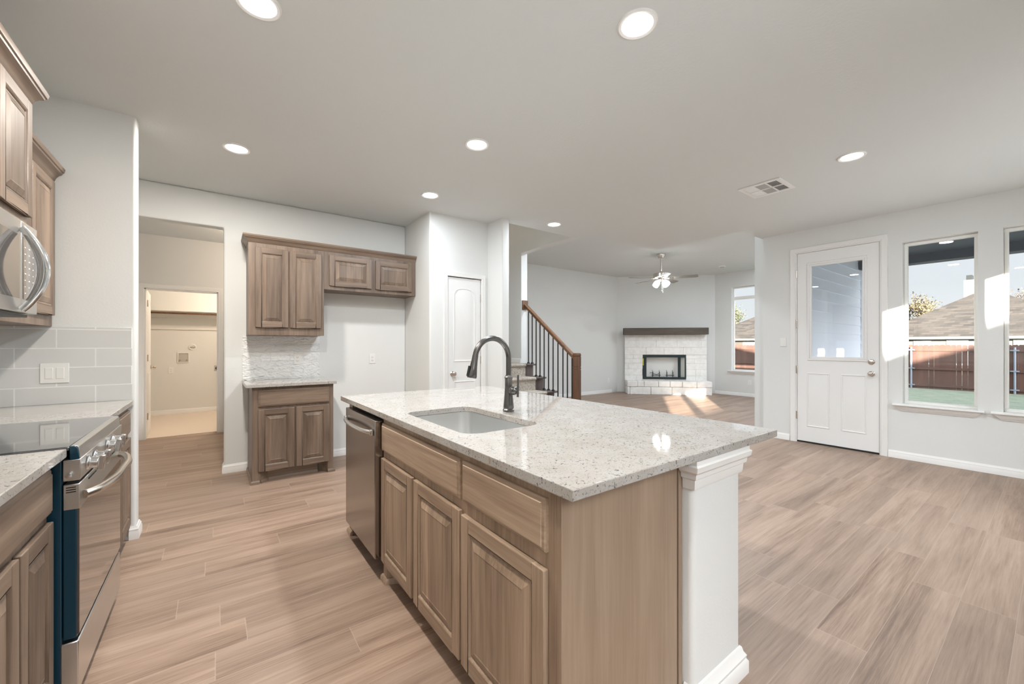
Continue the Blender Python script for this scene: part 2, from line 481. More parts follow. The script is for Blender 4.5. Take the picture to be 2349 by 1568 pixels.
class MB:
    """mesh builder"""
    def __init__(self):
        self.v, self.f, self.mi_list = [], [], []
        self.mi = 0
        self.M = None
    def add(self, pts, faces):
        o = len(self.v)
        for p in pts:
            p = Vector(p)
            if self.M is not None:
                p = self.M @ p
            self.v.append(p)
        for f in faces:
            self.f.append([o + i for i in f])
            self.mi_list.append(self.mi)
    def box(self, x0, x1, y0, y1, z0, z1):
        if x0 > x1: x0, x1 = x1, x0
        if y0 > y1: y0, y1 = y1, y0
        if z0 > z1: z0, z1 = z1, z0
        self.add([(x0, y0, z0), (x1, y0, z0), (x1, y1, z0), (x0, y1, z0), (x0, y0, z1), (x1, y0, z1), (x1, y1, z1), (x0, y1, z1)],
                 [(0, 3, 2, 1), (4, 5, 6, 7), (0, 1, 5, 4), (1, 2, 6, 5), (2, 3, 7, 6), (3, 0, 4, 7)])
        return self
    def rings(self, rings, closed=True, cap0=True, cap1=True):
        n = len(rings[0])
        pts = [p for r in rings for p in r]
        fs = []
        for k in range(len(rings) - 1):
            a, b = k * n, (k + 1) * n
            for i in range(n if closed else n - 1):
                j = (i + 1) % n
                fs.append((a + i, a + j, b + j, b + i))
        if cap0: fs.append(tuple(range(n - 1, -1, -1)))
        if cap1: fs.append(tuple((len(rings) - 1) * n + i for i in range(n)))
        self.add(pts, fs)
        return self
    def prism(self, poly, z0, z1):
        return self.rings([[(x, y, z0) for x, y in poly], [(x, y, z1) for x, y in poly]])
    def lathe(self, prof, c=(0, 0, 0), seg=24, cap=True):
        rs = []
        for r, z in prof:
            r = max(r, 1e-4)
            rs.append([(c[0] + r * math.cos(2 * PI * i / seg), c[1] + r * math.sin(2 * PI * i / seg), c[2] + z) for i in range(seg)])
        return self.rings(rs, cap0=cap, cap1=cap)
    def tube(self, path, rad, seg=12, flat=None):
        path = [Vector(p) for p in path]
        if not hasattr(rad, '__len__'):
            rad = [rad] * len(path)
        t0 = (path[1] - path[0]).normalized()
        up = Vector((0, 0, 1)) if abs(t0.z) < 0.9 else Vector((1, 0, 0))
        u = t0.cross(up).normalized()
        rs = []
        for i, p in enumerate(path):
            a = path[max(i - 1, 0)]
            b = path[min(i + 1, len(path) - 1)]
            t = (b - a).normalized()
            u = (u - t * u.dot(t)).normalized()
            w = t.cross(u)
            k = flat or 1.0
            rs.append([p + u * (rad[i] * math.cos(2 * PI * j / seg)) + w * (rad[i] * k * math.sin(2 * PI * j / seg)) for j in range(seg)])
        return self.rings(rs)
    def cyl(self, a, b, r, seg=16, r2=None):
        return self.tube([a, b], [r, r if r2 is None else r2], seg)
    def sweep(self, path, prof, z=0.0, closed=False):
        """profile [(out, up)] swept along a 2-D path; outward = right side of the travel"""
        P = [Vector((p[0], p[1])) for p in path]
        n = len(P)
        rs = []
        for i in range(n):
            dirs = []
            if i > 0 or closed:
                dirs.append((P[i] - P[i - 1]).normalized())
            if i < n - 1 or closed:
                dirs.append((P[(i + 1) % n] - P[i]).normalized())
            ns = [Vector((d.y, -d.x)) for d in dirs]
            if len(ns) == 2:
                m = (ns[0] + ns[1])
                m = m / max(m.dot(ns[0]), 1e-3) if m.length > 1e-6 else ns[0]
            else:
                m = ns[0]
            rs.append([(P[i].x + m.x * o, P[i].y + m.y * o, z + h) for o, h in prof])
        if closed:
            rs.append(rs[0])
            return self.rings(rs, cap0=False, cap1=False)
        return self.rings(rs)
    def build(self, name, material, parent=None, bevel=0.0, seg=2, smooth=35, loc=None):
        me = bpy.data.meshes.new(name)
        bm = bmesh.new()
        vs = [bm.verts.new(p) for p in self.v]
        for f, mi in zip(self.f, self.mi_list):
            try:
                nf = bm.faces.new([vs[i] for i in f])
                nf.material_index = mi
            except ValueError:
                pass
        bmesh.ops.remove_doubles(bm, verts=bm.verts, dist=1e-6)
        bmesh.ops.recalc_face_normals(bm, faces=bm.faces)
        lim = math.radians(smooth)
        for f in bm.faces:
            f.smooth = True
        for e_ in bm.edges:
            e_.smooth = len(e_.link_faces) == 2 and e_.calc_face_angle(PI) < lim
        bm.to_mesh(me)
        bm.free()
        ms = material if isinstance(material, (list, tuple)) else [material]
        for m_ in ms:
            me.materials.append(MATS[m_])
        o = bpy.data.objects.new(name, me)
        COL.objects.link(o)
        if parent is not None:
            o.parent = parent
        if loc:
            o.location = loc
        if bevel:
            md = o.modifiers.new('bevel', 'BEVEL')
            md.width = bevel
            md.segments = seg
            md.limit_method = 'ANGLE'
            md.angle_limit = math.radians(40)
            md.harden_normals = False
        return o


def tag(o, label=None, cat=None, group=None, kind=None):
    if label: o['label'] = label
    if cat: o['category'] = cat
    if group: o['group'] = group
    if kind: o['kind'] = kind
    return o


def empty(name, label, cat, loc=(0, 0, 0), rz=0.0, group=None, kind=None):
    o = bpy.data.objects.new(name, None)
    o.empty_display_size = 0.1
    COL.objects.link(o)
    o.location = loc
    o.rotation_euler = (0, 0, rz)
    return tag(o, label, cat, group, kind)


def copy_tree(o, parent=None):
    c = o.copy()
    COL.objects.link(c)
    if parent is not None:
        c.parent = parent
    for ch in list(o.children):
        copy_tree(ch, c)
    return c


def Bx(*a):
    return MB().box(*a)


def struct(name, mb, material, label, cat, bevel=0.0, seg=2):
    return tag(mb.build(name, material, None, bevel, seg), label, cat, None, 'structure')


def rounded_poly(pts, radii, n=6):
    """2-D polygon with rounded corners"""
    out = []
    N = len(pts)
    for i in range(N):
        r = radii[i] if hasattr(radii, '__len__') else radii
        p = Vector(pts[i]); a = Vector(pts[i - 1]); b = Vector(pts[(i + 1) % N])
        if r <= 0:
            out.append((p.x, p.y)); continue
        da = (a - p).normalized(); db = (b - p).normalized()
        ang = da.angle(db)
        t = r / math.tan(ang / 2)
        s = p + da * t; e_ = p + db * t
        c = p + (da + db).normalized() * (r / math.sin(ang / 2))
        va = s - c; vb = e_ - c
        a0 = math.atan2(va.y, va.x); a1 = math.atan2(vb.y, vb.x)
        d = a1 - a0
        while d > PI: d -= 2 * PI
        while d < -PI: d += 2 * PI
        for k in range(n + 1):
            aa = a0 + d * k / n
            out.append((c.x + r * math.cos(aa), c.y + r * math.sin(aa)))
    return out


def wall_grid(axis, p0, p1, u0, u1, z0, z1, openings):
    """wall slab between p0..p1 on the axis (0: X-normal, 1: Y-normal) with rectangular openings"""
    mb = MB()
    def bx(a, b, c, d):
        if b - a < 1e-4 or d - c < 1e-4: return
        if axis == 0: mb.box(p0, p1, a, b, c, d)
        else: mb.box(a, b, p0, p1, c, d)
    u = u0
    for (a, b, c, d) in sorted(openings):
        bx(u, a, z0, z1)
        bx(a, b, z0, c)
        bx(a, b, d, z1)
        u = b
    bx(u, u1, z0, z1)
    return mb


R, W, B, N_ = 6.197, 3.603, 4.9145, 4.196
ZC, ZL = 2.77, 3.13

# ================================================================== setting: floor, ceilings, walls
struct('floor', MB().box(-1.4, 6.36, -1.1, 7.36, -0.12, 0).box(6.36, 10.8, 2.46, 7.4, -0.12, 0), 'floor_planks',
       'brown wood look plank floor running through kitchen and living room', 'floor')
struct('floor_laundry', Bx(-2.4, 1.4, 7.36, 9.9, -0.12, 0.003), 'laundry_vinyl', 'pale beige floor inside the laundry room', 'floor')
struct('ceiling', MB().box(-1.4, 6.36, -1.1, 2.50, ZC, ZL + 0.2).box(-1.4, 5.6, 2.50, 3.75, ZC, ZL + 0.2).box(-1.4, 4.13, 3.75, 4.02, ZC, ZL + 0.2).box(-1.4, 2.83, 4.02, 5.04, ZC, ZL + 0.2), 'ceiling_paint',
       'flat textured kitchen ceiling with recessed lights', 'ceiling')
struct('ceiling_living', MB().box(4.13, 10.8, 3.75, 7.4, ZL, ZL + 0.2).box(5.6, 10.8, 2.50, 3.75, ZL, ZL + 0.2), 'ceiling_paint',
       'raised living room ceiling above the ceiling fan', 'ceiling')
struct('ceiling_passage', Bx(-2.4, 2.7, 5.04, 9.9, ZC, ZC + 0.2), 'ceiling_paint', 'ceiling of the passage before the laundry room', 'ceiling')
struct('ceiling_stairwell', Bx(2.7, 4.2, 3.9, 8.0, 5.4, 5.6), 'ceiling_paint', 'ceiling high above the carpeted stairs', 'ceiling')

# right wall with the half glass door and two windows
W1 = (0.493, 1.048, 0.612, 2.42)
W2 = (-0.235, 0.330, 0.612, 2.42)
DR = (1.236, 2.070, 0.0, 2.475)
struct('wall_right', wall_grid(0, R, R + 0.16, -1.0, 2.472, 0, ZL + 0.15, [W2, W1, (1.216, 2.09, 0.0, 2.495)]), 'wall_paint',
       'white wall holding the half glass back door and two tall windows', 'wall')
struct('wall_range', Bx(-1.25, -1.09, -1.0, 5.04, 0, ZC), 'wall_paint', 'white wall behind the stove and microwave', 'wall')
pl = rounded_poly([(-1.09, W), (-0.42, W), (-0.42, W + 0.118), (-1.09, W + 0.118)], [0, 0.02, 0.02, 0])
struct('wall_wing', MB().prism(pl, 0, ZC), 'wall_paint', 'short wall with rounded edge beyond the stove counter', 'wall')
struct('wall_rear', wall_grid(1, -1.0, -0.85, -1.25, R + 0.16, 0, ZL, [(-0.45, 0.45, 0.62, 2.455), (0.54, 1.45, 0.62, 2.455), (3.16, 4.07, 0.62, 2.455), (4.22, 5.13, 0.62, 2.455)]),
       'wall_paint', 'window wall behind the photographer', 'wall')
bo_ = [(-1.09, 0), (-0.95, 0), (-0.95, 2.437), (0.067, 2.437), (0.067, 0), (1.938, 0), (1.938, ZC), (-1.09, ZC)]
struct('wall_back', MB().rings([[(x, y, z) for x, z in bo_] for y in (B, B + 0.13)]), 'wall_paint',
       'white back wall with tall cased opening and cabinets', 'wall', bevel=0.014, seg=3)
pl = rounded_poly([(1.938, N_), (2.16, N_), (2.16, N_ + 0.115), (2.05, N_ + 0.115), (2.05, B + 0.1), (1.938, B + 0.1)], [0.018, 0, 0, 0, 0, 0])
mb = MB().prism(pl, 0, ZC).box(2.16, 2.62, N_, N_ + 0.115, 2.085, ZC).box(2.62, 2.715, N_, N_ + 0.115, 0, ZC)
struct('wall_pantry', mb, 'wall_paint', 'white boxed pantry wall around the narrow arched panel door', 'wall')
pl = rounded_poly([(2.715, 3.90), (2.83, 3.90), (2.83, 7.3), (2.715, 7.3)], [0.018, 0.018, 0, 0])
struct('wall_stub', MB().prism(pl, 0, ZC).box(2.715, 2.83, 4.02, 7.3, ZC, 5.4), 'wall_paint', 'white end of wall between pantry door and stairs', 'wall')
so_ = [(5.19, 0), (7.3, 0), (7.3, 5.4), (4.02, 5.4), (4.02, ZC), (5.19, ZC)]
mb = MB().rings([[(x, y, z) for y, z in so_] for x in (4.0, 4.13)])
struct('wall_stair', mb, 'wall_paint', 'narrow end of the stair wall where the handrail fixes', 'wall', bevel=0.006)
struct('wall_stair_back', MB().box(2.83, 4.0, 6.9, 7.05, 0, 5.4).box(2.83, 4.13, 3.9, 4.02, ZL + 0.2, 5.4), 'wall_paint', 'wall at the back of the stair landing', 'wall')
struct('wall_living_back', Bx(4.13, 9.0, 7.18, 7.33, 0, ZL), 'wall_paint', 'long white living room wall behind the staircase', 'wall')
LW = (3.85, 4.975, 0.625, 2.745)
LW2 = (2.72, 3.78, 0.625, 2.745)
struct('wall_living_right', wall_grid(0, 10.62, 10.78, 2.47, 5.6, 0, ZL, [LW, LW2]), 'wall_paint', 'living room wall with the tall transom window', 'wall')
dg = [(8.84, 7.18), (10.62, 5.40), (10.78, 5.40), (10.78, 7.4), (8.84, 7.4)]
struct('wall_fireplace', MB().prism(dg, 0, ZL), 'wall_paint', 'diagonal corner wall behind the stone fireplace', 'wall')
struct('wall_living_near', Bx(R + 0.16, 10.78, 2.50, 2.65, 0, ZL), 'wall_paint', 'living room wall shared with the back porch', 'wall')
# passage and laundry
LD = (-0.775, 0.035, 0.0, 2.045)
struct('wall_laundry_door', wall_grid(1, 7.3, 7.42, -2.4, 2.7, 0, ZC, [LD]), 'wall_paint', 'passage wall around the laundry room door', 'wall')
struct('wall_laundry_back', Bx(-2.4, 1.4, 9.7, 9.82, 0, ZC), 'wall_paint', 'far laundry wall with hookups and shelf', 'wall')
struct('wall_passage_sides', MB().box(-2.4, -2.28, 5.04, 9.7, 0, ZC).box(1.0, 1.12, 5.04, 9.7, 0, ZC).box(-2.4, -1.2, 5.0, 5.04, 0, ZC), 'wall_paint', 'side walls of the passage and laundry', 'wall')

# ------------------------------------------------------------------ baseboards
BASE = [(0, 0), (0.015, 0), (0.015, 0.048), (0.011, 0.056), (0.012, 0.064), (0.006, 0.074), (0.004, 0.083), (0, 0.083)]


def baseboard(name, paths, label, z=0.0):
    mb = MB()
    for p in paths:
        mb.sweep(p, BASE, z)
    return struct(name, mb, 'trim_paint', label, 'baseboard')


baseboard('baseboard_right', [[(R, 2.470), (R, 2.145)], [(R, 1.165), (R, -0.85)]], 'white baseboard under the kitchen windows and beside the back door')
baseboard('baseboard_wing', [[(-0.455, W), (-0.42, W), (-0.42, W + 0.118), (-1.09, W + 0.118)]], 'white baseboard wrapping the short wall end by the stove')
baseboard('baseboard_back', [[(0.067, B + 0.13), (0.067, B), (0.262, B)]], 'white baseboard left of the small base cabinet')
baseboard('baseboard_pantry', [[(0.97, B), (1.938, B), (1.938, N_), (2.112, N_)], [(2.708, N_), (2.715, N_), (2.715, 3.90), (2.83, 3.90), (2.83, 4.0)]], 'white baseboard in the refrigerator space and around the pantry')
baseboard('baseboard_living', [[(4.13, 7.18), (8.62, 7.18)]], 'white baseboard along the living room wall behind the stairs')
baseboard('baseboard_living_right', [[(10.62, 5.40), (10.62, 2.65)]], 'white baseboard under the transom window')
baseboard('baseboard_laundry', [[(-2.28, 9.7), (1.0, 9.7)]], 'white baseboard on the far laundry wall', z=0.003)
baseboard('baseboard_landing', [[(4.0, 6.9), (4.0, 5.19)]], 'white baseboard on the stair landing', z=0.975)

# ================================================================== windows
CAS = [(0, 0), (0.006, 0.0), (0.016, 0.006), (0.018, 0.02), (0.022, 0.05), (0.022, 0.058), (0, 0.058)]


def wframe(mb, axis, p0, p1, a, b, c, d, w):
    """four bars of a frame in the plane normal to axis"""
    for (u0, u1, z0, z1) in ((a, b, c, c + w), (a, b, d - w, d), (a, a + w, c + w, d - w), (b - w, b, c + w, d - w)):
        if axis == 0: mb.box(p0, p1, u0, u1, z0, z1)
        else: mb.box(u0, u1, p0, p1, z0, z1)
    return mb


STOOL = [(0, 0), (0.05, 0), (0.058, 0.006), (0.058, 0.016), (0.05, 0.022), (0, 0.022)]
APRON = [(0, 0), (0.010, 0.0), (0.014, 0.010), (0.020, 0.014), (0.026, 0.03), (0.040, 0.05), (0.044, 0.062), (0, 0.062)]


def window_x(name, X, op, label, transom=None, sill=True, out=0.075):
    a, b, c, d = op
    o = empty(name, label, 'window', (X, (a + b) / 2, c), 0, None, 'structure')
    def P(mb, nm, m_, bev=0.0):
        ob = mb.build(nm, m_, o, bev)
        ob.data.transform(Matrix.Translation(-Vector(o.location)))
        return ob
    fr_ = wframe(MB(), 0, X + out, X + out + 0.05, a + 0.001, b - 0.001, c + 0.001, d - 0.001, 0.030)
    if transom:
        fr_.box(X + out, X + out + 0.05, a + 0.03, b - 0.03, transom[0], transom[1])
    P(fr_, 'window_frame', 'vinyl_white', 0.004)
    gz = MB().box(X + out + 0.022, X + out + 0.028, a + 0.03, b - 0.03, c + 0.03, transom[0] if transom else d - 0.03)
    P(gz, 'glass_pane', 'clear_glass')
    if transom:
        P(MB().box(X + out + 0.022, X + out + 0.028, a + 0.03, b - 0.03, transom[1], d - 0.03), 'transom_pane', 'clear_glass')
    if sill:
        s = MB()
        s.sweep([(X, b + 0.075), (X, a - 0.045)], STOOL, c - 0.020)
        s.box(X, X + out, a + 0.001, b - 0.001, c - 0.002, c + 0.002)
        P(s, 'window_stool', 'trim_paint', 0)
        ap = MB()
        # apron with raked ends
        rs = []
        for h, oo, e_ in ((0.0, 0.010, 0.045), (0.012, 0.014, 0.038), (0.018, 0.022, 0.034), (0.045, 0.036, 0.010), (0.056, 0.040, 0.0)):
            rs.append([(X, b + 0.06 - e_, c - 0.076 + h), (X - oo, b + 0.06 - e_, c - 0.076 + h), (X - oo, a - 0.03 + e_, c - 0.076 + h), (X, a - 0.03 + e_, c - 0.076 + h)])
        ap.rings(rs)
        P(ap, 'window_apron', 'trim_paint')
    return o


window_x('window_1', R, W1, 'tall kitchen window right beside the back door, fence and roof outside')
window_x('window_2', R, W2, 'tall kitchen window at the right edge, cut by the frame')
window_x('window_3', 10.62, LW, 'tall living room window with transom bar right of the fireplace', transom=(2.43, 2.505))
window_x('window_8', 10.62, LW2, 'added living room window for more daylight, unseen behind the corner of the kitchen wall', transom=(2.43, 2.505))  # out of view, added so more daylight reaches the living room


def window_y(name, Yp, op, label):
    a, b, c, d = op
    o = empty(name, label, 'window', ((a + b) / 2, Yp, c), 0, None, 'structure')
    f_ = wframe(MB(), 1, Yp - 0.11, Yp - 0.06, a, b, c, d, 0.03)
    ob = f_.build('window_frame', 'vinyl_white', o)
    ob.data.transform(Matrix.Translation(-Vector(o.location)))
    ob = Bx(a + 0.03, b - 0.03, Yp - 0.088, Yp - 0.082, c + 0.03, d - 0.03).build('glass_pane', 'clear_glass', o)
    ob.data.transform(Matrix.Translation(-Vector(o.location)))


for i, (a, b, wl) in enumerate(((-0.45, 0.45, 'behind the stove counter'), (0.54, 1.45, 'behind the island'), (3.16, 4.07, 'behind the dining space'), (4.22, 5.13, 'in the far corner behind the dining space'))):
    window_y('window_%d' % (i + 4), -0.85, (a, b, 0.62, 2.455), 'tall rear window ' + wl)

# ================================================================== doors
def outline(w, h, arch, inset, n=10):
    """panel outline centred on x, base z=0; arch = rise of the curved top"""
    x0, x1, z0 = -w / 2 + inset, w / 2 - inset, inset
    if arch <= 0:
        zt = h - inset
        return [(x0, z0), (x1, z0), (x1, zt), (x0, zt)]
    zs = h - arch - inset * 0.8
    pts = [(x0, z0), (x1, z0), (x1, zs)]
    for k in range(1, n):
        t = k / n
        x = x1 + (x0 - x1) * t
        u_ = abs(2 * t - 1)
        z = zs + arch * math.sqrt(max(0.0, 1 - u_ ** 2.2)) * 0.98
        pts.append((x, z))
    pts.append((x0, zs))
    return pts


def panel_relief(mb, cx, z0, w, h, yf, steps, arch=0.0):
    """raised moulding on a -Y facing surface at y=yf; steps [(inset, height out of the surface)]"""
    rs = []
    for ins, out in steps:
        rs.append([(cx + x, yf - out, z0 + z) for x, z in outline(w, h, arch, ins)])
    mb.rings(rs, cap0=False, cap1=True)
    return mb


BEAD = [(0, 0), (0.005, 0.006), (0.012, 0.007), (0.020, 0.001), (0.034, 0.001), (0.060, 0.007)]


def casing(parent, x0, x1, h, y, w=0.062, legs=True):
    """moulded casing around a door in local coords on face y (facing -y)"""
    prof = [(0.0, 0.0), (0.0, 0.010), (0.006, 0.014), (0.018, 0.012), (0.030, 0.016), (0.050, 0.018), (w - 0.004, 0.018), (w, 0.010), (w, 0)]
    mb = MB()
    rs = []
    for (px, pz, sx, sz) in ((x0, 0.0, -1, 0), (x0, h, -1, 1), (x1, h, 1, 1), (x1, 0.0, 1, 0)):
        rs.append([(px + sx * o, y - t, pz + sz * o) for o, t in prof])
    mb.rings(rs)
    return mb.build('door_casing', 'trim_paint', parent)


def knob(parent, x, z, y, side=-1, r=0.027, name='door_knob'):
    mb = MB()
    mb.M = Matrix.Translation((x, y, z)) @ Matrix.Rotation(PI / 2 * (1 if side < 0 else -1), 4, 'X')
    mb.lathe([(0.031, 0), (0.032, 0.004), (0.026, 0.009), (0.012, 0.013), (0.011, 0.030), (r * 0.75, 0.036), (r, 0.046), (r * 0.98, 0.055), (r * 0.7, 0.064), (0.001, 0.067)], seg=20)
    return mb.build(name, 'nickel', parent)


# ---- back door (faces -X; local x -> -Y world... built with rot -90)
d1 = empty('door_1', 'white half glass back door with two lower panels in the right wall', 'door', (R, 2.065, 0.0), -PI / 2, None, 'structure')
dw = 0.824
casing(d1, -0.012, dw + 0.012, 2.482, 0.0)
jb = MB().box(-0.02, 0.0, 0.0, 0.14, 0, 2.49).box(dw, dw + 0.02, 0.0, 0.14, 0, 2.49).box(0.0, dw, 0.0, 0.14, 2.474, 2.49)
jb.build('door_jamb', 'trim_paint', d1)
Bx(0.0, dw, 0.01, 0.14, 0.0, 0.018).build('threshold', 'black_metal', d1)
slab = MB()
gx0, gx1, gz0, gz1 = 0.150, 0.680, 1.110, 2.300
slab.box(0.004, gx0 - 0.02, 0.006, 0.050, 0.022, 2.470).box(gx1 + 0.02, dw - 0.004, 0.006, 0.050, 0.022, 2.470)
slab.box(gx0 - 0.02, gx1 + 0.02, 0.006, 0.050, 0.022, gz0 - 0.02).box(gx0 - 0.02, gx1 + 0.02, 0.006, 0.050, gz1 + 0.02, 2.470)
slab.build('door_slab', 'door_paint', d1)
lf = MB()
for k, (i0, i1, t) in enumerate(((-0.034, -0.010, 0.010), (-0.012, 0.012, 0.004))):
    wframe(lf, 1, 0.006 - t, 0.02, gx0 + i0, gx1 - i0, gz0 + i0, gz1 - i0, i1 - i0)
lf.build('lite_frame', 'door_paint', d1, 0.004)
Bx(gx0 - 0.02, gx1 + 0.02, 0.026, 0.032, gz0 - 0.02, gz1 + 0.02).build('glass_pane', 'clear_glass', d1)
for cx in (0.232, 0.588):
    pm = panel_relief(MB(), cx, 0.215, 0.245, 0.700, 0.006, BEAD)
    pm.build('door_panel', 'door_paint', d1)
for hz in (0.30, 0.90, 1.50, 2.16):
    Bx(-0.010, 0.006, -0.004, 0.006, hz, hz + 0.10).build('hinge', 'nickel', d1, 0.002)
knob(d1, 0.752, 0.935, 0.006)
db = MB()
db.M = Matrix.Translation((0.752, 0.006, 1.073)) @ Matrix.Rotation(PI / 2, 4, 'X')
db.lathe([(0.032, 0), (0.033, 0.006), (0.028, 0.014), (0.024, 0.016), (0.001, 0.017)], seg=20)
dbo = db.build('deadbolt', 'nickel', d1)
Bx(0.740, 0.764, -0.026, -0.010, 1.068, 1.078).build('thumb_turn', 'nickel', dbo, 0.002)

# ---- pantry door
d2 = empty('door_2', 'narrow white pantry door with arched top panel', 'door', (2.168, N_, 0.0), 0, None, 'structure')
casing(d2, -0.008, 0.452, 2.072, 0.0, 0.05)
Bx(0.0, 0.444, 0.012, 0.047, 0.012, 2.066).build('door_slab', 'door_paint', d2, 0.002)
panel_relief(MB(), 0.222, 1.075, 0.30, 0.875, 0.012, BEAD, 0.07).build('arched_panel', 'door_paint', d2)
panel_relief(MB(), 0.222, 0.20, 0.30, 0.65, 0.012, BEAD).build('lower_panel', 'door_paint', d2)
knob(d2, 0.064, 0.937, 0.012)
for hz in (0.25, 1.05, 1.80):
    Bx(0.440, 0.452, 0.004, 0.014, hz, hz + 0.09).build('hinge', 'nickel', d2, 0.002)

# ---- laundry door, standing open into the laundry
d3 = empty('door_3', 'white arched panel laundry door standing open', 'door', (LD[0] + 0.004, 7.42, 0.0), 0, None, 'structure')
cs = empty('trim_1', 'white casing around the laundry doorway', 'trim', (0, 7.3, 0.0), 0, None, 'structure')
casing(cs, LD[0] + 0.004, LD[1] - 0.004, 2.041, 0.0, 0.062)
MB().box(LD[0], LD[0] + 0.02, 0, 0.12, 0, 2.045).box(LD[1] - 0.02, LD[1], 0, 0.12, 0, 2.045).box(LD[0], LD[1], 0, 0.12, 2.028, 2.045).build('door_jamb', 'trim_paint', cs)
ang = math.radians(93)
ld = MB()
ld.M = Matrix.Rotation(ang, 4, 'Z')
ld.box(0.0, 0.762, -0.018, 0.018, 0.012, 2.030)
ld.build('door_slab', 'door_paint', d3, 0.002)
for (pz, ph, ar, nm) in ((1.05, 0.88, 0.10, 'arched_panel'), (0.22, 0.66, 0.0, 'lower_panel')):
    pm = MB()
    pm.M = Matrix.Rotation(ang, 4, 'Z')
    panel_relief(pm, 0.381, pz, 0.54, ph, -0.018, BEAD, ar)
    pm.build(nm, 'door_paint', d3)
kb = MB()
kb.M = Matrix.Rotation(ang, 4, 'Z') @ Matrix.Translation((0.70, -0.018, 0.94)) @ Matrix.Rotation(PI / 2, 4, 'X')
kb.lathe([(0.031, 0), (0.032, 0.004), (0.026, 0.009), (0.012, 0.013), (0.011, 0.030), (0.02, 0.036), (0.027, 0.046), (0.026, 0.055), (0.018, 0.064), (0.001, 0.067)], seg=20)
kb.build('door_knob', 'nickel', d3)
for hz in (0.25, 1.05, 1.80):
    Bx(0.0, 0.03, -0.012, 0.0, hz, hz + 0.09).build('hinge', 'nickel', d3, 0.002)


# ================================================================== cabinets
def cab_door(parent, x0, x1, z0, z1, y=0.0, t=0.019, fw=0.052, name='door', wood=''):
    """raised panel door, front facing -y"""
    mb = MB()
    yf = y - t
    mb.mi = 0
    mb.box(x0, x0 + fw, yf, y, z0, z1).box(x1 - fw, x1, yf, y, z0, z1)
    mb.mi = 1
    mb.box(x0 + fw, x1 - fw, yf, y, z0, z0 + fw).box(x0 + fw, x1 - fw, yf, y, z1 - fw, z1)
    # inner sticking profile
    mb.mi = 0
    w, h = x1 - x0 - 2 * fw, z1 - z0 - 2 * fw
    cx = (x0 + x1) / 2
    rs = []
    for ins, out in ((0, 0.0002), (0.004, -0.002), (0.008, -0.007), (0.009, -0.009)):
        rs.append([(cx + a, yf - out, z0 + fw + b) for a, b in outline(w, h, 0, ins)])
    mb.rings(rs, cap0=False, cap1=False)
    d = mb.build(name, [wood + 'oak_vertical', wood + 'oak_horizontal'], parent, 0.003)
    pb = MB()
    rs = []
    for ins, out in ((0.006, -0.0125), (0.006, -0.009), (0.013, -0.0085), (0.016, -0.0065), (0.044, 0.0015), (0.047, 0.0)):
        if min(w, h) - 2 * ins < 0.02: continue
        rs.append([(cx + a, yf - out, z0 + fw + b) for a, b in outline(w, h, 0, ins)])
    pb.rings(rs, cap0=True, cap1=True)
    pb.build('raised_panel', wood + 'oak_staved', d, smooth=15)
    return d


def cab_drawer(parent, x0, x1, z0, z1, y=0.0, t=0.019, name='drawer_front', wood=''):
    mb = MB()
    rs = []
    w, h = x1 - x0, z1 - z0
    cx = (x0 + x1) / 2
    for ins, out in ((0, 0), (0, 0.010), (0.004, 0.014), (0.012, 0.0155), (0.014, t)):
        rs.append([(cx + a, y - out, z0 + b) for a, b in outline(w, h, 0, ins)])
    mb.rings(rs)
    return mb.build(name, wood + 'oak_horizontal', parent, smooth=20)


CROWN = [(0, 0), (0.004, 0.0), (0.008, 0.008), (0.012, 0.012), (0.018, 0.030), (0.030, 0.048), (0.044, 0.058), (0.046, 0.066), (0.052, 0.070), (0.056, 0.086), (0.056, 0.092), (0, 0.092)]
BASEMOLD = [(0, 0), (0.014, 0), (0.014, 0.018), (0.006, 0.030), (0, 0.030)]
ZTOP = 0.884

# ---- island sink cabinet (front faces -X)
isl = -PI / 2
FX = 0.737
sc = empty('sink_base_cabinet', 'oak sink base cabinet in the island with false front over two doors', 'cabinet', (FX, 2.18, 0), isl)
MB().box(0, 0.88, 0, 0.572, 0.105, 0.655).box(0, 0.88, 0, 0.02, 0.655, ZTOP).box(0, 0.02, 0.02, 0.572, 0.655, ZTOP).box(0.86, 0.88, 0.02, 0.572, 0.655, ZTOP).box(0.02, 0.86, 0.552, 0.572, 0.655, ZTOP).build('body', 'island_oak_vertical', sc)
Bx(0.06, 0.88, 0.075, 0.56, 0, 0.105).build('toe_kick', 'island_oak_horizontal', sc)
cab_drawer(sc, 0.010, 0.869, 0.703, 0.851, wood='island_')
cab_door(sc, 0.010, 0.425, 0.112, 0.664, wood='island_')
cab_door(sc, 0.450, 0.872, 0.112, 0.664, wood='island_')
ft = MB().prism([(0.0, 0.0), (0.055, 0.0), (0.085, 0.075), (0.0, 0.075)], 0, 0.105)
ft.sweep([(0.0, 0.07), (0.0, 0.0), (0.055, 0.0), (0.083, 0.07)], BASEMOLD)
ft.build('foot', 'island_oak_vertical', sc)
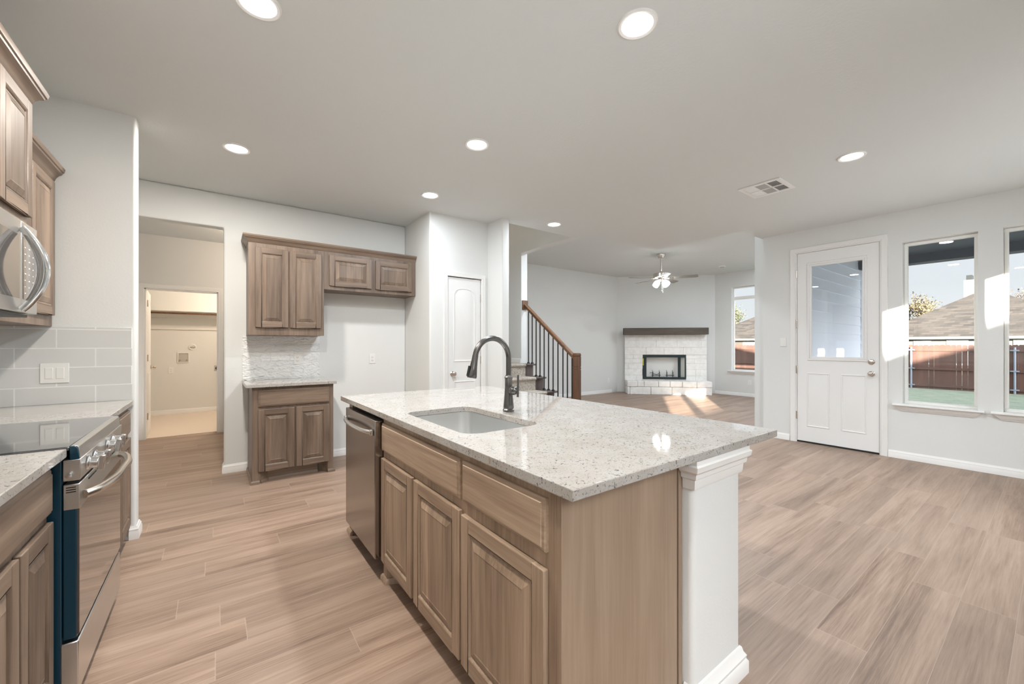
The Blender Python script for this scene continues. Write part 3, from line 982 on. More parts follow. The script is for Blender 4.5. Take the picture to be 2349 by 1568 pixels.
# ---- island end cabinet
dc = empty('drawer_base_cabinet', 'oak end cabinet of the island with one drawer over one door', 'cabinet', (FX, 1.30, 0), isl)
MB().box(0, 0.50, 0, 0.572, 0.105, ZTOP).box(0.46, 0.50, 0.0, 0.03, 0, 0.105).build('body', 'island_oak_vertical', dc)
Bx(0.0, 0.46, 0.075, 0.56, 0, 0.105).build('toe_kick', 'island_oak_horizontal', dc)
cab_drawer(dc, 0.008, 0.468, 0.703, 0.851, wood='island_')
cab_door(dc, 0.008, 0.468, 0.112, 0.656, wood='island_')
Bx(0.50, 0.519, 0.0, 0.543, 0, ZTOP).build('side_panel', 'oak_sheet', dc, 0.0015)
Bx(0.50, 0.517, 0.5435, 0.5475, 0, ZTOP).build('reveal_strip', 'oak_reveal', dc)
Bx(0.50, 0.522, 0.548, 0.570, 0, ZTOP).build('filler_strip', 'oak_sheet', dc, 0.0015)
# ---- island end panel beyond the dishwasher
ep = empty('end_panel', 'oak end panel between dishwasher and far end of the island', 'panel', (FX, 2.875, 0), isl)
MB().box(0, 0.075, 0, 0.572, 0, ZTOP).build('panel', 'oak_sheet', ep, 0.002)
MB().sweep([(0, 0.572), (0, 0), (0.075, 0)], BASEMOLD).build('base_molding', 'island_oak_horizontal', ep)

# ---- half wall of the island
hw = empty('island_half_wall', 'white half wall column under the island worktop with crown and base trim', 'half wall', (1.312, 0.74, 0))
hw_l, hw_w = 2.13, 0.332
pl = rounded_poly([(0, 0), (hw_w, 0), (hw_w, hw_l), (0, hw_l)], [0.022, 0.014, 0.014, 0.01])
MB().prism(pl, 0, ZTOP - 0.001).build('body', 'wall_paint', hw)
HWC = [(0, 0), (0.006, 0), (0.008, 0.006), (0.010, 0.034), (0.018, 0.040), (0.020, 0.056), (0.030, 0.066), (0.033, 0.085), (0.026, 0.090), (0.026, 0.104), (0, 0.104)]
MB().sweep([(0, 0.036), (0, 0), (hw_w, 0), (hw_w, hw_l)], HWC, ZTOP - 0.106).build('crown_trim', 'trim_paint', hw)
HB = [(0, 0), (0.024, 0), (0.024, 0.046), (0.017, 0.056), (0.019, 0.068), (0.010, 0.082), (0.006, 0.098), (0, 0.104)]
MB().sweep([(0, 0.034), (0, 0), (hw_w, 0), (hw_w, hw_l)], HB).build('base_trim', 'trim_paint', hw)


# ---- worktops
def slab_with_hole(x0, x1, y0, y1, z0, z1, hole=None, rad=0.07):
    mb = MB()
    if not hole:
        return mb.box(x0, x1, y0, y1, z0, z1)
    hx0, hx1, hy0, hy1 = hole
    n = 8
    inner = rounded_poly([(hx0, hy0), (hx1, hy0), (hx1, hy1), (hx0, hy1)], rad, n)
    outer = [(x0, y0), (x1, y0), (x1, y1), (x0, y1)]
    k = n + 1
    mid = [i * k + n // 2 for i in range(4)]
    for z, flip in ((z1, False), (z0, True)):
        for i in range(4):
            j = (i + 1) % 4
            seq = []
            a, b = mid[i], mid[j]
            q = a
            while True:
                seq.append(inner[q])
                if q == b: break
                q = (q + 1) % len(inner)
            poly = [outer[i], outer[j]] + list(reversed(seq))
            pts = [(p[0], p[1], z) for p in poly]
            mb.add(pts, [tuple(range(len(pts)))])
    mb.rings([[(p[0], p[1], z0) for p in outer], [(p[0], p[1], z1) for p in outer]], cap0=False, cap1=False)
    mb.rings([[(p[0], p[1], z0) for p in inner], [(p[0], p[1], z1) for p in inner]], cap0=False, cap1=False)
    return mb


SK = (0.806, 1.196, 1.392, 2.066)
ct = tag(slab_with_hole(0.707, 1.915, 0.709, 2.991, ZTOP, 0.914, SK).build('island_worktop', 'granite', None, 0.003),
         'large speckled white granite worktop on the island with sink cutout', 'worktop')

# ---- sink
sk = empty('sink', 'stainless steel undermount sink in the island worktop', 'sink', ((SK[0] + SK[1]) / 2, (SK[2] + SK[3]) / 2, ZTOP))
hx, hy = (SK[1] - SK[0]) / 2 + 0.004, (SK[3] - SK[2]) / 2 + 0.004
def rr(dx, z, r):
    return [(p[0], p[1], z) for p in rounded_poly([(-hx + dx, -hy + dx), (hx - dx, -hy + dx), (hx - dx, hy - dx), (-hx + dx, hy - dx)], r, 8)]
bowl = MB()
bowl.rings([rr(-0.015, -0.002, 0.08), rr(0, -0.002, 0.07), rr(0.004, -0.10, 0.068), rr(0.008, -0.185, 0.064), rr(0.018, -0.205, 0.055), rr(0.05, -0.212, 0.03), rr(0.15, -0.216, 0.01)], cap0=False, cap1=True)
bo = bowl.build('bowl', 'steel_sink', sk, smooth=50)
md = bo.modifiers.new('thickness', 'SOLIDIFY'); md.thickness = 0.0015; md.offset = 0
MB().lathe([(0.045, 0.0), (0.045, 0.003), (0.03, 0.003), (0.028, -0.004), (0.001, -0.004)], (0, 0, -0.2155), 24).build('drain', 'steel_bright', sk)

# ---- faucet
fc = empty('faucet', 'dark metal pull-down faucet standing behind the sink', 'faucet', (1.275, 1.765, 0.914), PI)
MB().lathe([(0.029, 0), (0.031, 0.003), (0.031, 0.010), (0.027, 0.015), (0.029, 0.020), (0.027, 0.04), (0.0225, 0.09), (0.0205, 0.13), (0.0205, 0.175), (0.0225, 0.178), (0.0225, 0.184), (0.0165, 0.192), (0.0155, 0.196)], seg=28).build('body', 'faucet_metal', fc)
pth = [(0, 0, 0.19), (0, 0, 0.24)]
RAD = 0.105
for k in range(0, 25):
    a = PI * k / 24 * 0.955
    pth.append((RAD - RAD * math.cos(a), 0, 0.285 + RAD * 1.02 * math.sin(a)))
MB().tube(pth, 0.0145, 16).build('spout', 'faucet_metal', fc)
end = Vector(pth[-1]); dr_ = (Vector(pth[-1]) - Vector(pth[-2])).normalized()
dr_ = Vector((0.20, 0, -1)).normalized()
hp = [end - dr_ * 0.004, end + dr_ * 0.02, end + dr_ * 0.06, end + dr_ * 0.105, end + dr_ * 0.112]
hd = MB().tube(hp, [0.0155, 0.016, 0.0195, 0.0255, 0.023], 20).build('spray_head', 'faucet_metal', fc)
bt = MB()
q = end + dr_ * 0.075 + Vector((0.024, 0, 0.0))
bt.tube([q - dr_ * 0.026, q + dr_ * 0.026], [0.0065, 0.0085], 10)
bt.build('spray_button', 'black_metal', hd)
hn = MB()
hn.M = Matrix.Translation((0, 0.0, 0.115)) @ Matrix.Rotation(-PI / 2, 4, 'X')
hn.lathe([(0.016, 0.015), (0.020, 0.022), (0.022, 0.028), (0.022, 0.034), (0.019, 0.038), (0.022, 0.046), (0.0225, 0.056), (0.018, 0.068), (0.008, 0.073), (0.006, 0.082)], seg=20)
hno = hn.build('handle', 'faucet_metal', fc)
MB().tube([(0, 0.082, 0.085), (0, 0.083, 0.115), (0, 0.084, 0.20)], [0.0062, 0.0062, 0.0055], 10).build('lever', 'faucet_metal', hno)

# ---- dishwasher
dwh = empty('dishwasher', 'stainless steel dishwasher with curved bar handle in the island', 'dishwasher', (FX, 2.79, 0), isl)
MB().box(0.006, 0.602, 0.005, 0.57, 0.10, 0.868).build('body', 'black_metal', dwh)
MB().box(0.004, 0.604, -0.046, 0.0, 0.115, 0.862).build('door', ['steel_dark'], dwh, 0.004)
Bx(0.03, 0.58, 0.06, 0.09, 0.0, 0.10).build('toe_panel', 'black_metal', dwh)
hpth = []
for k in range(0, 17):
    t = k / 16
    hpth.append((0.035 + 0.535 * t, -0.050 - 0.036 * math.sin(PI * t) ** 0.6, 0.795))
hob = MB().tube(hpth, 0.0115, 12).build('handle', 'steel', dwh)
Bx(0.022, 0.048, -0.062, -0.046, 0.778, 0.812).build('handle_mount', 'steel_bright', hob, 0.003)
Bx(0.557, 0.583, -0.062, -0.046, 0.778, 0.812).build('handle_mount', 'steel_bright', hob, 0.003)

# ---- cabinets along the stove wall (front faces +X)
rw = PI / 2
CX = -0.459
nc = empty('stove_side_cabinet', 'oak base cabinet with drawer over two doors on the near side of the stove', 'cabinet', (CX, 1.42, 0), rw)
Bx(0, 0.606, 0, 0.60, 0.105, ZTOP).build('body', 'oak_vertical', nc)
Bx(0, 0.60, 0.075, 0.6, 0, 0.105).build('toe_kick', 'oak_horizontal', nc)
cab_drawer(nc, 0.025, 0.596, 0.703, 0.851)
cab_door(nc, 0.025, 0.300, 0.112, 0.676)
cab_door(nc, 0.316, 0.596, 0.112, 0.676)
nc2 = empty('corner_base_cabinet', 'oak base cabinet hidden beside the camera, continuing the stove counter', 'cabinet', (CX, -0.80, 0), rw)
Bx(0, 2.22, 0, 0.60, 0.105, ZTOP).build('body', 'oak_vertical', nc2)
fcab = empty('far_stove_cabinet', 'narrow oak base cabinet between the stove and the short wall', 'cabinet', (CX, 2.795, 0), rw)
Bx(0, 0.800, 0, 0.60, 0.105, ZTOP).build('body', 'oak_vertical', fcab)
Bx(0, 0.80, 0.05, 0.6, 0, 0.105).build('toe_kick', 'oak_horizontal', fcab)
cab_drawer(fcab, 0.03, 0.770, 0.703, 0.851)
cab_door(fcab, 0.03, 0.390, 0.112, 0.676)
cab_door(fcab, 0.410, 0.770, 0.112, 0.676)
tag(Bx(-1.085, -0.412, -0.845, 2.025, ZTOP, 0.914).build('stove_worktop', 'granite', None, 0.003), 'speckled granite worktop meeting the dark blue side of the stove', 'worktop')
tag(Bx(-1.085, -0.430, 2.797, 3.592, ZTOP, 0.914).build('far_stove_worktop', 'granite', None, 0.003), 'short granite worktop between stove and tiled short wall', 'worktop')
# tile
tag(Bx(-1.088, -0.440, 3.592, W - 0.0005, 0.9138, 1.383).build('tile_backsplash', 'tile_gray', None, 0.001), 'grey glossy brick pattern tile on the short wall past the stove', 'backsplash')
tag(Bx(-1.0895, -1.079, -0.84, 3.591, 0.9145, 1.383).build('tile_backsplash', 'tile_gray_side', None, 0.001), 'grey tile strip on the wall directly behind the stove', 'backsplash')

# ---- upper cabinets on the stove wall
uc = empty('upper_cabinet', 'tall oak upper cabinet between the microwave and the short tiled wall', 'cabinet', (-0.793, 2.80, 1.383), rw)
Bx(0, 0.795, 0, 0.292, 0, 0.87).build('body', 'oak_vertical', uc)
cab_door(uc, 0.02, 0.385, 0.065, 0.862)
cab_door(uc, 0.400, 0.770, 0.065, 0.862)
MB().sweep([(0.0, 0), (0.792, 0)], CROWN, 0.862).build('crown_molding', 'oak_crown', uc)
mc = empty('microwave_cabinet', 'oak upper cabinet with heavy crown above the microwave', 'cabinet', (-0.688, 2.03, 1.800), rw)
Bx(0, 0.745, 0, 0.398, 0, 0.565).build('body', 'oak_vertical', mc)
cab_door(mc, 0.02, 0.378, 0.046, 0.562)
cab_door(mc, 0.392, 0.735, 0.046, 0.562)
MB().sweep([(0, 0.398), (0, 0), (0.745, 0), (0.745, 0.398)], CROWN, 0.556).build('crown_molding', 'oak_crown', mc)

# ---- microwave
mw = empty('microwave', 'steel over-the-range microwave with bowed vertical handle above the stove', 'microwave', (-0.664, 2.03, 1.406), rw)
Bx(0.003, 0.752, 0.03, 0.41, 0, 0.392).build('body', 'steel_dark', mw, 0.002)
Bx(0.003, 0.565, -0.004, 0.03, 0.004, 0.390).build('door', 'steel', mw, 0.002)
Bx(0.012, 0.545, -0.0055, -0.0035, 0.060, 0.325).build('door_window', 'microwave_glass', mw)
cp = Bx(0.568, 0.752, -0.004, 0.03, 0.004, 0.390).build('control_panel', 'steel', mw, 0.002)
Bx(0.585, 0.742, -0.0052, -0.0036, 0.060, 0.325).build('keypad_glass', 'keypad_print', cp)
hpth = []
for k in range(0, 21):
    t = k / 20
    hpth.append((0.548, -0.010 - 0.062 * math.sin(PI * t) ** 0.85, 0.012 + 0.345 * t))
MB().tube(hpth, [0.007 + 0.004 * math.sin(PI * k / 20) for k in range(21)], 14, flat=1.9).build('handle', 'steel_bright', mw)
MB().box(0.02, 0.73, 0.02, 0.40, -0.012, 0.0).build('bottom_grille', 'black_metal', mw)

# ---- range / stove
st = empty('stove', 'stainless electric stove with dark blue sides and smooth black top', 'stove', (-0.385, 2.03, 0), rw)
SWD = 0.760
Bx(0.002, SWD - 0.002, 0.040, 0.69, 0.06, 0.905).build('body', 'navy_enamel', st, 0.004)
ck = MB().box(0.0, SWD, 0.022, 0.66, 0.905, 0.919).build('cooktop', 'black_glass', st, 0.003)
MB().rings([[(x, -0.003, 0.874), (x, 0.002, 0.914), (x, 0.008, 0.919), (x, 0.0225, 0.919), (x, 0.0225, 0.874)] for x in (0.014, SWD - 0.014)]).build('front_rim', 'steel', st, 0.001)
for (xa, xb) in ((0.0, 0.0138), (SWD - 0.0138, SWD)):
    MB().rings([[(x, -0.003, 0.870), (x, 0.002, 0.914), (x, 0.008, 0.9195), (x, 0.0225, 0.9195), (x, 0.0225, 0.870)] for x in (xa, xb)]).build('rim_end_cap', 'navy_enamel', st, 0.003)
cpan = MB().rings([[(x, -0.004, 0.800), (x, -0.006, 0.8735), (x, 0.038, 0.8735), (x, 0.038, 0.800)] for x in (0.0, SWD)]).build('control_panel', 'steel', st, 0.002)
kbm = MB()
kbm.M = Matrix.Translation((-0.001, 0.022, 0.820)) @ Matrix.Rotation(-PI / 2, 4, 'Y')
kbm.lathe([(0.007, 0), (0.007, 0.004), (0.0085, 0.006), (0.0085, 0.012), (0.001, 0.013)], seg=14)
kbm.build('side_button', 'steel_bright', cpan)
for kx in (0.095, 0.190, 0.415, 0.525):
    ko = MB()
    ko.M = Matrix.Translation((kx, -0.005, 0.838)) @ Matrix.Rotation(PI / 2 + 0.12, 4, 'X')
    ko.lathe([(0.026, 0), (0.026, 0.006), (0.021, 0.007), (0.021, 0.030), (0.001, 0.031)], seg=24)
    ko.box(-0.009, 0.009, -0.027, 0.027, 0.028, 0.046)
    ko.build('knob', 'steel_bright', st, 0.003)
dr = MB()
dr.box(0.001, SWD - 0.001, 0.004, 0.038, 0.252, 0.786)
drO = dr.build('oven_door', 'navy_enamel', st, 0.003)
Bx(0.0, SWD, -0.003, 0.037, 0.700, 0.788).build('door_top_band', 'steel', drO, 0.002)
Bx(0.004, SWD - 0.004, -0.0015, 0.006, 0.262, 0.700).build('door_glass', 'oven_glass', drO, 0.001)
sl = MB()
for sx in (0.12, 0.26, 0.40, 0.54):
    sl.box(sx, sx + 0.09, -0.0045, -0.002, 0.770, 0.776)
    sl.box(sx + 0.1, sx + 0.12, -0.0045, -0.002, 0.770, 0.776)
sl.build('vent_grille', 'dark_slot', drO)
sl = MB()
for k in range(3):
    sl.box(-0.0012, 0.001, 0.006, 0.030, 0.760 + k * 0.008, 0.763 + k * 0.008)
sl.build('vent_grille', 'dark_slot', drO)
hpth = []
for k in range(0, 21):
    t = k / 20
    hpth.append((0.05 + 0.66 * t, -0.004 - 0.058 * min(1, math.sin(PI * t) * 1.15) ** 0.55, 0.735))
MB().tube(hpth, 0.0155, 14).build('handle', 'nickel', drO)
Bx(0.002, SWD - 0.002, 0.000, 0.045, 0.06, 0.240).build('storage_drawer', 'steel', st, 0.004)

# ---- back wall cabinets
bc = empty('buffet_cabinet', 'small oak base cabinet with drawer and two doors on the back wall', 'cabinet', (0.267, 4.352, 0), 0)
BW = 0.693
MB().box(0, BW, 0, 0.555, 0.105, ZTOP).box(0, 0.055, 0, 0.555, 0, 0.105).box(BW - 0.055, BW, 0, 0.045, 0, 0.105).build('body', 'oak_vertical', bc, 0.0015)
kk = MB().prism([(0.055, 0.002), (0.062, 0.002), (0.13, 0.075), (0.56, 0.075), (0.56, 0.085), (0.12, 0.085), (0.055, 0.02)], 0, 0.104)
kk.prism([(0.595, 0.075), (0.60, 0.075), (BW - 0.055, 0.01), (BW - 0.055, 0.03)], 0, 0.104)
kk.sweep([(0.065, 0.005), (0.13, 0.075), (0.56, 0.075)], BASEMOLD)
kk.sweep([(0, 0.555), (0, 0), (0.058, 0)], BASEMOLD)
kk.sweep([(BW - 0.055, 0), (BW, 0), (BW, 0.555)], BASEMOLD)
kk.build('toe_kick', 'oak_horizontal', bc)
cab_drawer(bc, 0.048, 0.652, 0.703, 0.858)
cab_door(bc, 0.048, 0.340, 0.112, 0.680)
cab_door(bc, 0.356, 0.652, 0.112, 0.680)
tag(Bx(0.218, 0.985, 4.315, B - 0.001, ZTOP, 0.914).build('buffet_worktop', 'granite', None, 0.003), 'small granite worktop on the back wall base cabinet', 'worktop')
tag(Bx(0.220, 0.938, B - 0.011, B - 0.0005, 0.9145, 1.369).build('tile_backsplash', 'tile_white', None, 0.001), 'rippled glossy white tile above the small back worktop', 'backsplash')

UB = empty('tall_upper_cabinet', 'oak two door upper cabinet above the rippled white tile', 'cabinet', (0.252, 4.590, 1.370), 0)
Bx(0, 0.668, 0, B - 4.590 - 0.001, 0, 0.885).build('body', 'oak_vertical', UB)
cab_door(UB, 0.056, 0.336, 0.075, 0.845)
cab_door(UB, 0.350, 0.640, 0.075, 0.845)
UF = empty('fridge_upper_cabinet', 'short oak cabinet over the empty refrigerator space', 'cabinet', (0.921, 4.590, 1.860), 0)
Bx(0, 1.014, 0, B - 4.590 - 0.001, 0, 0.395).build('body', 'oak_vertical', UF)
cab_door(UF, 0.050, 0.490, 0.040, 0.365)
cab_door(UF, 0.535, 0.965, 0.040, 0.365)
tag(MB().sweep([(0.252, B - 0.001), (0.252, 4.590), (1.934, 4.590)], [(a * 0.8, b * 0.8) for a, b in CROWN], 2.256).build('crown_molding', 'oak_crown'), 'oak crown along the top of the two back wall upper cabinets', 'crown molding')


# ================================================================== wall plates
def plate(name, label, loc, rz, gang=1, kindof='outlet', cat=None, w=0.072, h=0.117):
    o = empty(name, label, cat or ('outlet' if kindof == 'outlet' else 'switch'), loc, rz)
    pw = w + (gang - 1) * 0.046
    Bx(-pw / 2, pw / 2, -0.006, 0, -h / 2, h / 2).build('cover_plate', 'plastic_white', o, 0.0025)
    for k in range(gang):
        cx = (k - (gang - 1) / 2) * 0.046
        if kindof == 'switch':
            Bx(cx - 0.0165, cx + 0.0165, -0.0085, -0.005, -0.033, 0.033).build('rocker', 'plastic_white', o, 0.0015)
        else:
            for zz in (-0.019, 0.019):
                rc = MB().box(cx - 0.0165, cx + 0.0165, -0.0075, -0.005, zz - 0.0145, zz + 0.0145).build('receptacle', 'plastic_white', o, 0.0015)
                s_ = MB()
                s_.box(cx - 0.008, cx - 0.0055, -0.0080, -0.0070, zz - 0.005, zz + 0.006)
                s_.box(cx + 0.0055, cx + 0.008, -0.0080, -0.0070, zz - 0.005, zz + 0.005)
                s_.box(cx - 0.002, cx + 0.002, -0.0080, -0.0070, zz - 0.012, zz - 0.008)
                s_.build('slot_groove', 'dark_slot', rc)
    return o


plate('light_switch', 'white double rocker switch on the grey tile past the stove', (-0.780, 3.592, 1.102), 0, 2, 'switch', w=0.074, h=0.12)
plate('outlet', 'white outlet on the rippled white tile', (0.717, B - 0.011, 1.122), 0)
plate('outlet', 'white outlet in the empty refrigerator space', (1.523, B, 1.109), 0)
plate('light_switch', 'white switch on the wall beside the hinges of the back door', (R, 2.225, 1.312), -PI / 2, 1, 'switch')
plate('outlet', 'white outlet low on the long living wall behind the newel post', (8.478, 7.18, 0.33), 0)
plate('outlet', 'white outlet under the transom window', (10.62, 4.54, 0.34), -PI / 2)
plate('outlet', 'white outlet on the laundry wall beside the grey hookup box', (-0.66, 9.7, 0.81), 0)
dv = empty('dryer_outlet', 'round black dryer outlet on grey plate at the laundry door edge', 'outlet', (0.03, 9.7, 0.825))
Bx(-0.05, 0.05, -0.008, 0, -0.055, 0.055).build('cover_plate', 'plastic_gray', dv, 0.003)
q_ = MB(); q_.M = Matrix.Translation((0, -0.008, 0)) @ Matrix.Rotation(PI / 2, 4, 'X')
q_.lathe([(0.034, 0), (0.034, 0.006), (0.001, 0.006)], seg=18)
q_.build('socket', 'black_metal', dv)
wb = empty('washer_box', 'grey recessed washer hookup box on the laundry wall', 'hookup box', (-0.483, 9.7, 1.04))
wframe(MB(), 1, -0.012, 0.0, -0.085, 0.085, -0.095, 0.095, 0.014).build('frame', 'plastic_white', wb, 0.002)
Bx(-0.072, 0.072, -0.003, 0.0, -0.082, 0.082).build('back_panel', 'plastic_gray', wb)
for sx in (-0.05, 0.05):
    q_ = MB(); q_.M = Matrix.Translation((sx, -0.003, -0.05)) @ Matrix.Rotation(PI / 2, 4, 'X')
    q_.lathe([(0.014, 0), (0.014, 0.02), (0.006, 0.03), (0.001, 0.03)], seg=12)
    q_.build('valve', 'nickel', wb)
vc = empty('vent_cap', 'small round dryer vent cap on the laundry wall', 'vent', (-0.35, 9.7, 1.235))
q_ = MB(); q_.M = Matrix.Rotation(PI / 2, 4, 'X')
q_.lathe([(0.06, 0), (0.06, 0.006), (0.048, 0.012), (0.046, 0.006), (0.001, 0.006)], seg=20)
q_.build('ring', 'plastic_white', vc)
MB().box(-0.03, 0.045, -0.02, -0.008, -0.012, 0.012).build('flap', 'plastic_gray', vc, 0.003)
# laundry shelf
sh = empty('laundry_shelf', 'white wall shelf with dark rod across the laundry', 'shelf', (-0.65, 9.7, 1.86))
Bx(-1.6, 1.6, -0.32, 0, 0.02, 0.04).build('shelf_board', 'trim_paint', sh, 0.002)
MB().cyl((-1.6, -0.27, -0.015), (1.6, -0.27, -0.015), 0.016, 14).build('hanging_rod', 'rail_wood', sh)
Bx(-1.6, 1.6, -0.02, 0, -0.08, 0.02).build('upper_cleat', 'trim_paint', sh)
Bx(-1.6, 1.6, -0.02, 0, -0.30, -0.22).build('lower_cleat', 'trim_paint', sh)

# ================================================================== ceiling fixtures
def can(label, x, y, z=ZC, power=CAN_POWER, color=CAN_COLOR):
    o = empty('recessed_light', label, 'ceiling light', (x, y, z), 0, 'recessed ceiling lights')
    MB().lathe([(0.070, -0.001), (0.072, -0.006), (0.084, -0.010), (0.090, -0.007), (0.092, 0.0)], seg=36, cap=False).build('trim_ring', 'trim_paint', o)
    MB().lathe([(0.0715, -0.003), (0.050, -0.0055), (0.001, -0.0065)], seg=36, cap=False).build('lens', 'lamp_lens', o)
    l = bpy.data.lights.new('lamp', 'AREA')
    l.shape = 'DISK'
    l.size = 0.14
    l.energy = power
    l.color = color
    lo = bpy.data.objects.new('lamp', l)
    COL.objects.link(lo)
    lo.parent = o
    lo.location = (0, 0, -0.012)
    return o


can('recessed light cut by the top edge above the stove aisle', 0.151, 2.088, power=24, color=AISLE_COLOR)
can('largest recessed light, above the near end of the island', 1.588, 1.171, power=11)
can('recessed light above the walkway to the laundry opening', 0.13, 3.719, power=24, color=AISLE_COLOR)
can('recessed light above the far end of the island', 1.574, 2.583, power=20)
can('small recessed light in front of the pantry corner', 1.729, 3.729, power=7)
can('smallest recessed light, beside the stair opening', 3.384, 3.72)
can('recessed light directly over the camera, out of the frame', 0.151, 0.46, power=12, color=AISLE_COLOR)
can('recessed light near the ceiling vent and back door', 4.07, 0.981)

can('added living room fill light beside the stairs, unseen above the kitchen ceiling edge', 4.85, 4.25, ZL, 26)  # unseen lamp added to brighten the living room
can('added living room fill light nearest the porch wall, unseen above the kitchen ceiling edge', 6.45, 2.98, ZL, 26)  # second added living room fill, kept out of view
can('added living room fill light by the window wall, unseen behind the kitchen wall', 9.1, 3.10, ZL, 36)  # third added fill, lights the room from behind the kitchen wall

vt = empty('ceiling_vent', 'square white ceiling register between island and back door', 'vent', (4.24, 1.665, ZC))
wframe(MB(), 0, 0, 0, 0, 0, 0, 0, 0)
fr_ = MB()
for (a, b, c, d) in ((-0.185, 0.185, -0.18, -0.145), (-0.185, 0.185, 0.145, 0.18), (-0.185, -0.15, -0.145, 0.145), (0.15, 0.185, -0.145, 0.145), (-0.008, 0.008, -0.145, 0.145), (-0.15, 0.15, -0.055, -0.045), (-0.15, 0.15, 0.045, 0.055)):
    fr_.box(a, b, c, d, -0.010, 0.0)
fr_.build('frame', 'trim_paint', vt, 0.002)
Bx(-0.15, 0.15, -0.145, 0.145, -0.0025, -0.0005).build('backing', 'vent_shadow', vt)
for (xa, xb) in ((-0.15, -0.008), (0.008, 0.15)):
    Bx(xa, xb, -0.045, 0.045, -0.006, -0.004).build('damper_plate', 'vent_gray', vt)
lv = MB()
for (ya, yb, tilt) in ((-0.143, -0.057, 1), (0.057, 0.143, -1)):
    for k in range(7):
        y0 = ya + (yb - ya) * (k + 0.5) / 7
        lv.rings([[(x, y0 - 0.005 * tilt, -0.009), (x, y0 - 0.003 * tilt, -0.009), (x, y0 + 0.004 * tilt, -0.003), (x, y0 + 0.002 * tilt, -0.003)] for x in (-0.15, 0.15)])
lv.build('louvers', 'trim_paint', vt)

sd = empty('smoke_detector', 'small round detector on the living ceiling between fan and transom window', 'detector', (9.60, 4.71, ZL))
MB().lathe([(0.075, 0), (0.075, -0.012), (0.06, -0.02), (0.001, -0.02)], seg=24, cap=False).build('base', 'trim_paint', sd)
MB().lathe([(0.05, -0.0195), (0.045, -0.03), (0.001, -0.031)], seg=20, cap=False).build('sensor', 'plastic_gray', sd)

# passage and laundry lamps (warm flush lights out of frame)
def flush(label, x, y, z, p, color):
    o = empty('flush_light', label, 'ceiling light', (x, y, z))
    MB().lathe([(0.15, 0.0), (0.15, -0.02), (0.14, -0.022)], seg=28, cap=False).build('base_ring', 'nickel', o)
    MB().lathe([(0.14, -0.02), (0.12, -0.05), (0.06, -0.075), (0.001, -0.08)], seg=28, cap=False).build('glass_dome', 'frosted_glow', o)
    l = bpy.data.lights.new('lamp', 'POINT')
    l.energy = p
    l.color = color
    l.shadow_soft_size = 0.12
    lo = bpy.data.objects.new('lamp', l)
    COL.objects.link(lo); lo.parent = o; lo.location = (0, 0, -0.16)
    return o


flush('warm flush light in the passage out of sight', 0.55, 6.3, ZC, 16, WARM_COLOR)
flush('warm flush light inside the laundry room out of sight', 0.45, 8.55, ZC, 46, WARM_COLOR)
flush('added warm fill light high in the stairwell out of sight', 3.3, 5.4, 5.4, 14, WARM_COLOR)  # added unseen lamp, lifts the dim stairwell

# ================================================================== ceiling fan
FXp, FYp = 7.35, 4.84
fan = empty('ceiling_fan', 'brushed nickel five blade ceiling fan with lit glass shades in the living room', 'ceiling fan', (FXp, FYp, ZL))
MB().lathe([(0.082, 0), (0.082, -0.012), (0.070, -0.045), (0.055, -0.078), (0.045, -0.082), (0.02, -0.084)], seg=28).build('canopy', 'nickel', fan)
MB().cyl((0, 0, -0.08), (0, 0, -0.39), 0.0165, 14).build('downrod', 'nickel', fan)
MB().lathe([(0.022, -0.345), (0.026, -0.36), (0.026, -0.372), (0.05, -0.382), (0.145, -0.392), (0.155, -0.405), (0.155, -0.475), (0.145, -0.485), (0.09, -0.49), (0.03, -0.495)], seg=32).build('motor_housing', 'nickel', fan)
for k in range(5):
    th = math.radians(-8 + 72 * k - 20.3) - CAM_YAW
    Mb = Matrix.Rotation(th, 4, 'Z') @ Matrix.Translation((0, 0, -0.502)) @ Matrix.Rotation(math.radians(-13), 4, 'X')
    arm = MB(); arm.M = Mb
    arm.prism([(0.05, -0.018), (0.15, -0.014), (0.20, -0.045), (0.23, -0.03), (0.23, 0.03), (0.20, 0.045), (0.15, 0.014), (0.05, 0.018)], -0.004, 0.004)
    bl = MB(); bl.M = Mb
    pl = rounded_poly([(0.185, -0.052), (0.690, -0.066), (0.690, 0.066), (0.185, 0.052)], [0.01, 0.03, 0.03, 0.01], 5)
    bl.prism(pl, 0.004, 0.010)
    blo = bl.build('blade', 'fan_blade', fan, 0.001)
    arm.build('blade_arm', 'nickel', blo)
MB().lathe([(0.03, -0.49), (0.062, -0.50), (0.066, -0.52), (0.060, -0.55), (0.040, -0.575), (0.012, -0.585), (0.001, -0.59)], seg=24).build('light_kit', 'nickel', fan)
for k in range(4):
    th = math.radians(45 + 90 * k - 20.3) - CAM_YAW + 0.1
    Ms = Matrix.Rotation(th, 4, 'Z') @ Matrix.Translation((0.074, 0, -0.545)) @ Matrix.Rotation(math.radians(180 - 42), 4, 'Y')
    sm = MB(); sm.M = Ms
    sm.lathe([(0.020, 0.0), (0.028, 0.015), (0.044, 0.040), (0.056, 0.07), (0.060, 0.10), (0.056, 0.12), (0.044, 0.13)], seg=22, cap=False)
    sm.build('glass_shade', 'fan_shade_glow', fan)
for (cx, cy, cl) in ((0.03, -0.02, 0.19), (-0.02, -0.03, 0.17)):
    pc = MB().cyl((cx, cy, -0.57), (cx, cy, -0.57 - cl), 0.0018, 6)
    pc.lathe([(0.002, 0.03), (0.007, 0.02), (0.008, 0.004), (0.001, 0)], (cx, cy, -0.58 - cl - 0.02), 10)
    pc.build('pull_chain', 'plastic_white', fan)

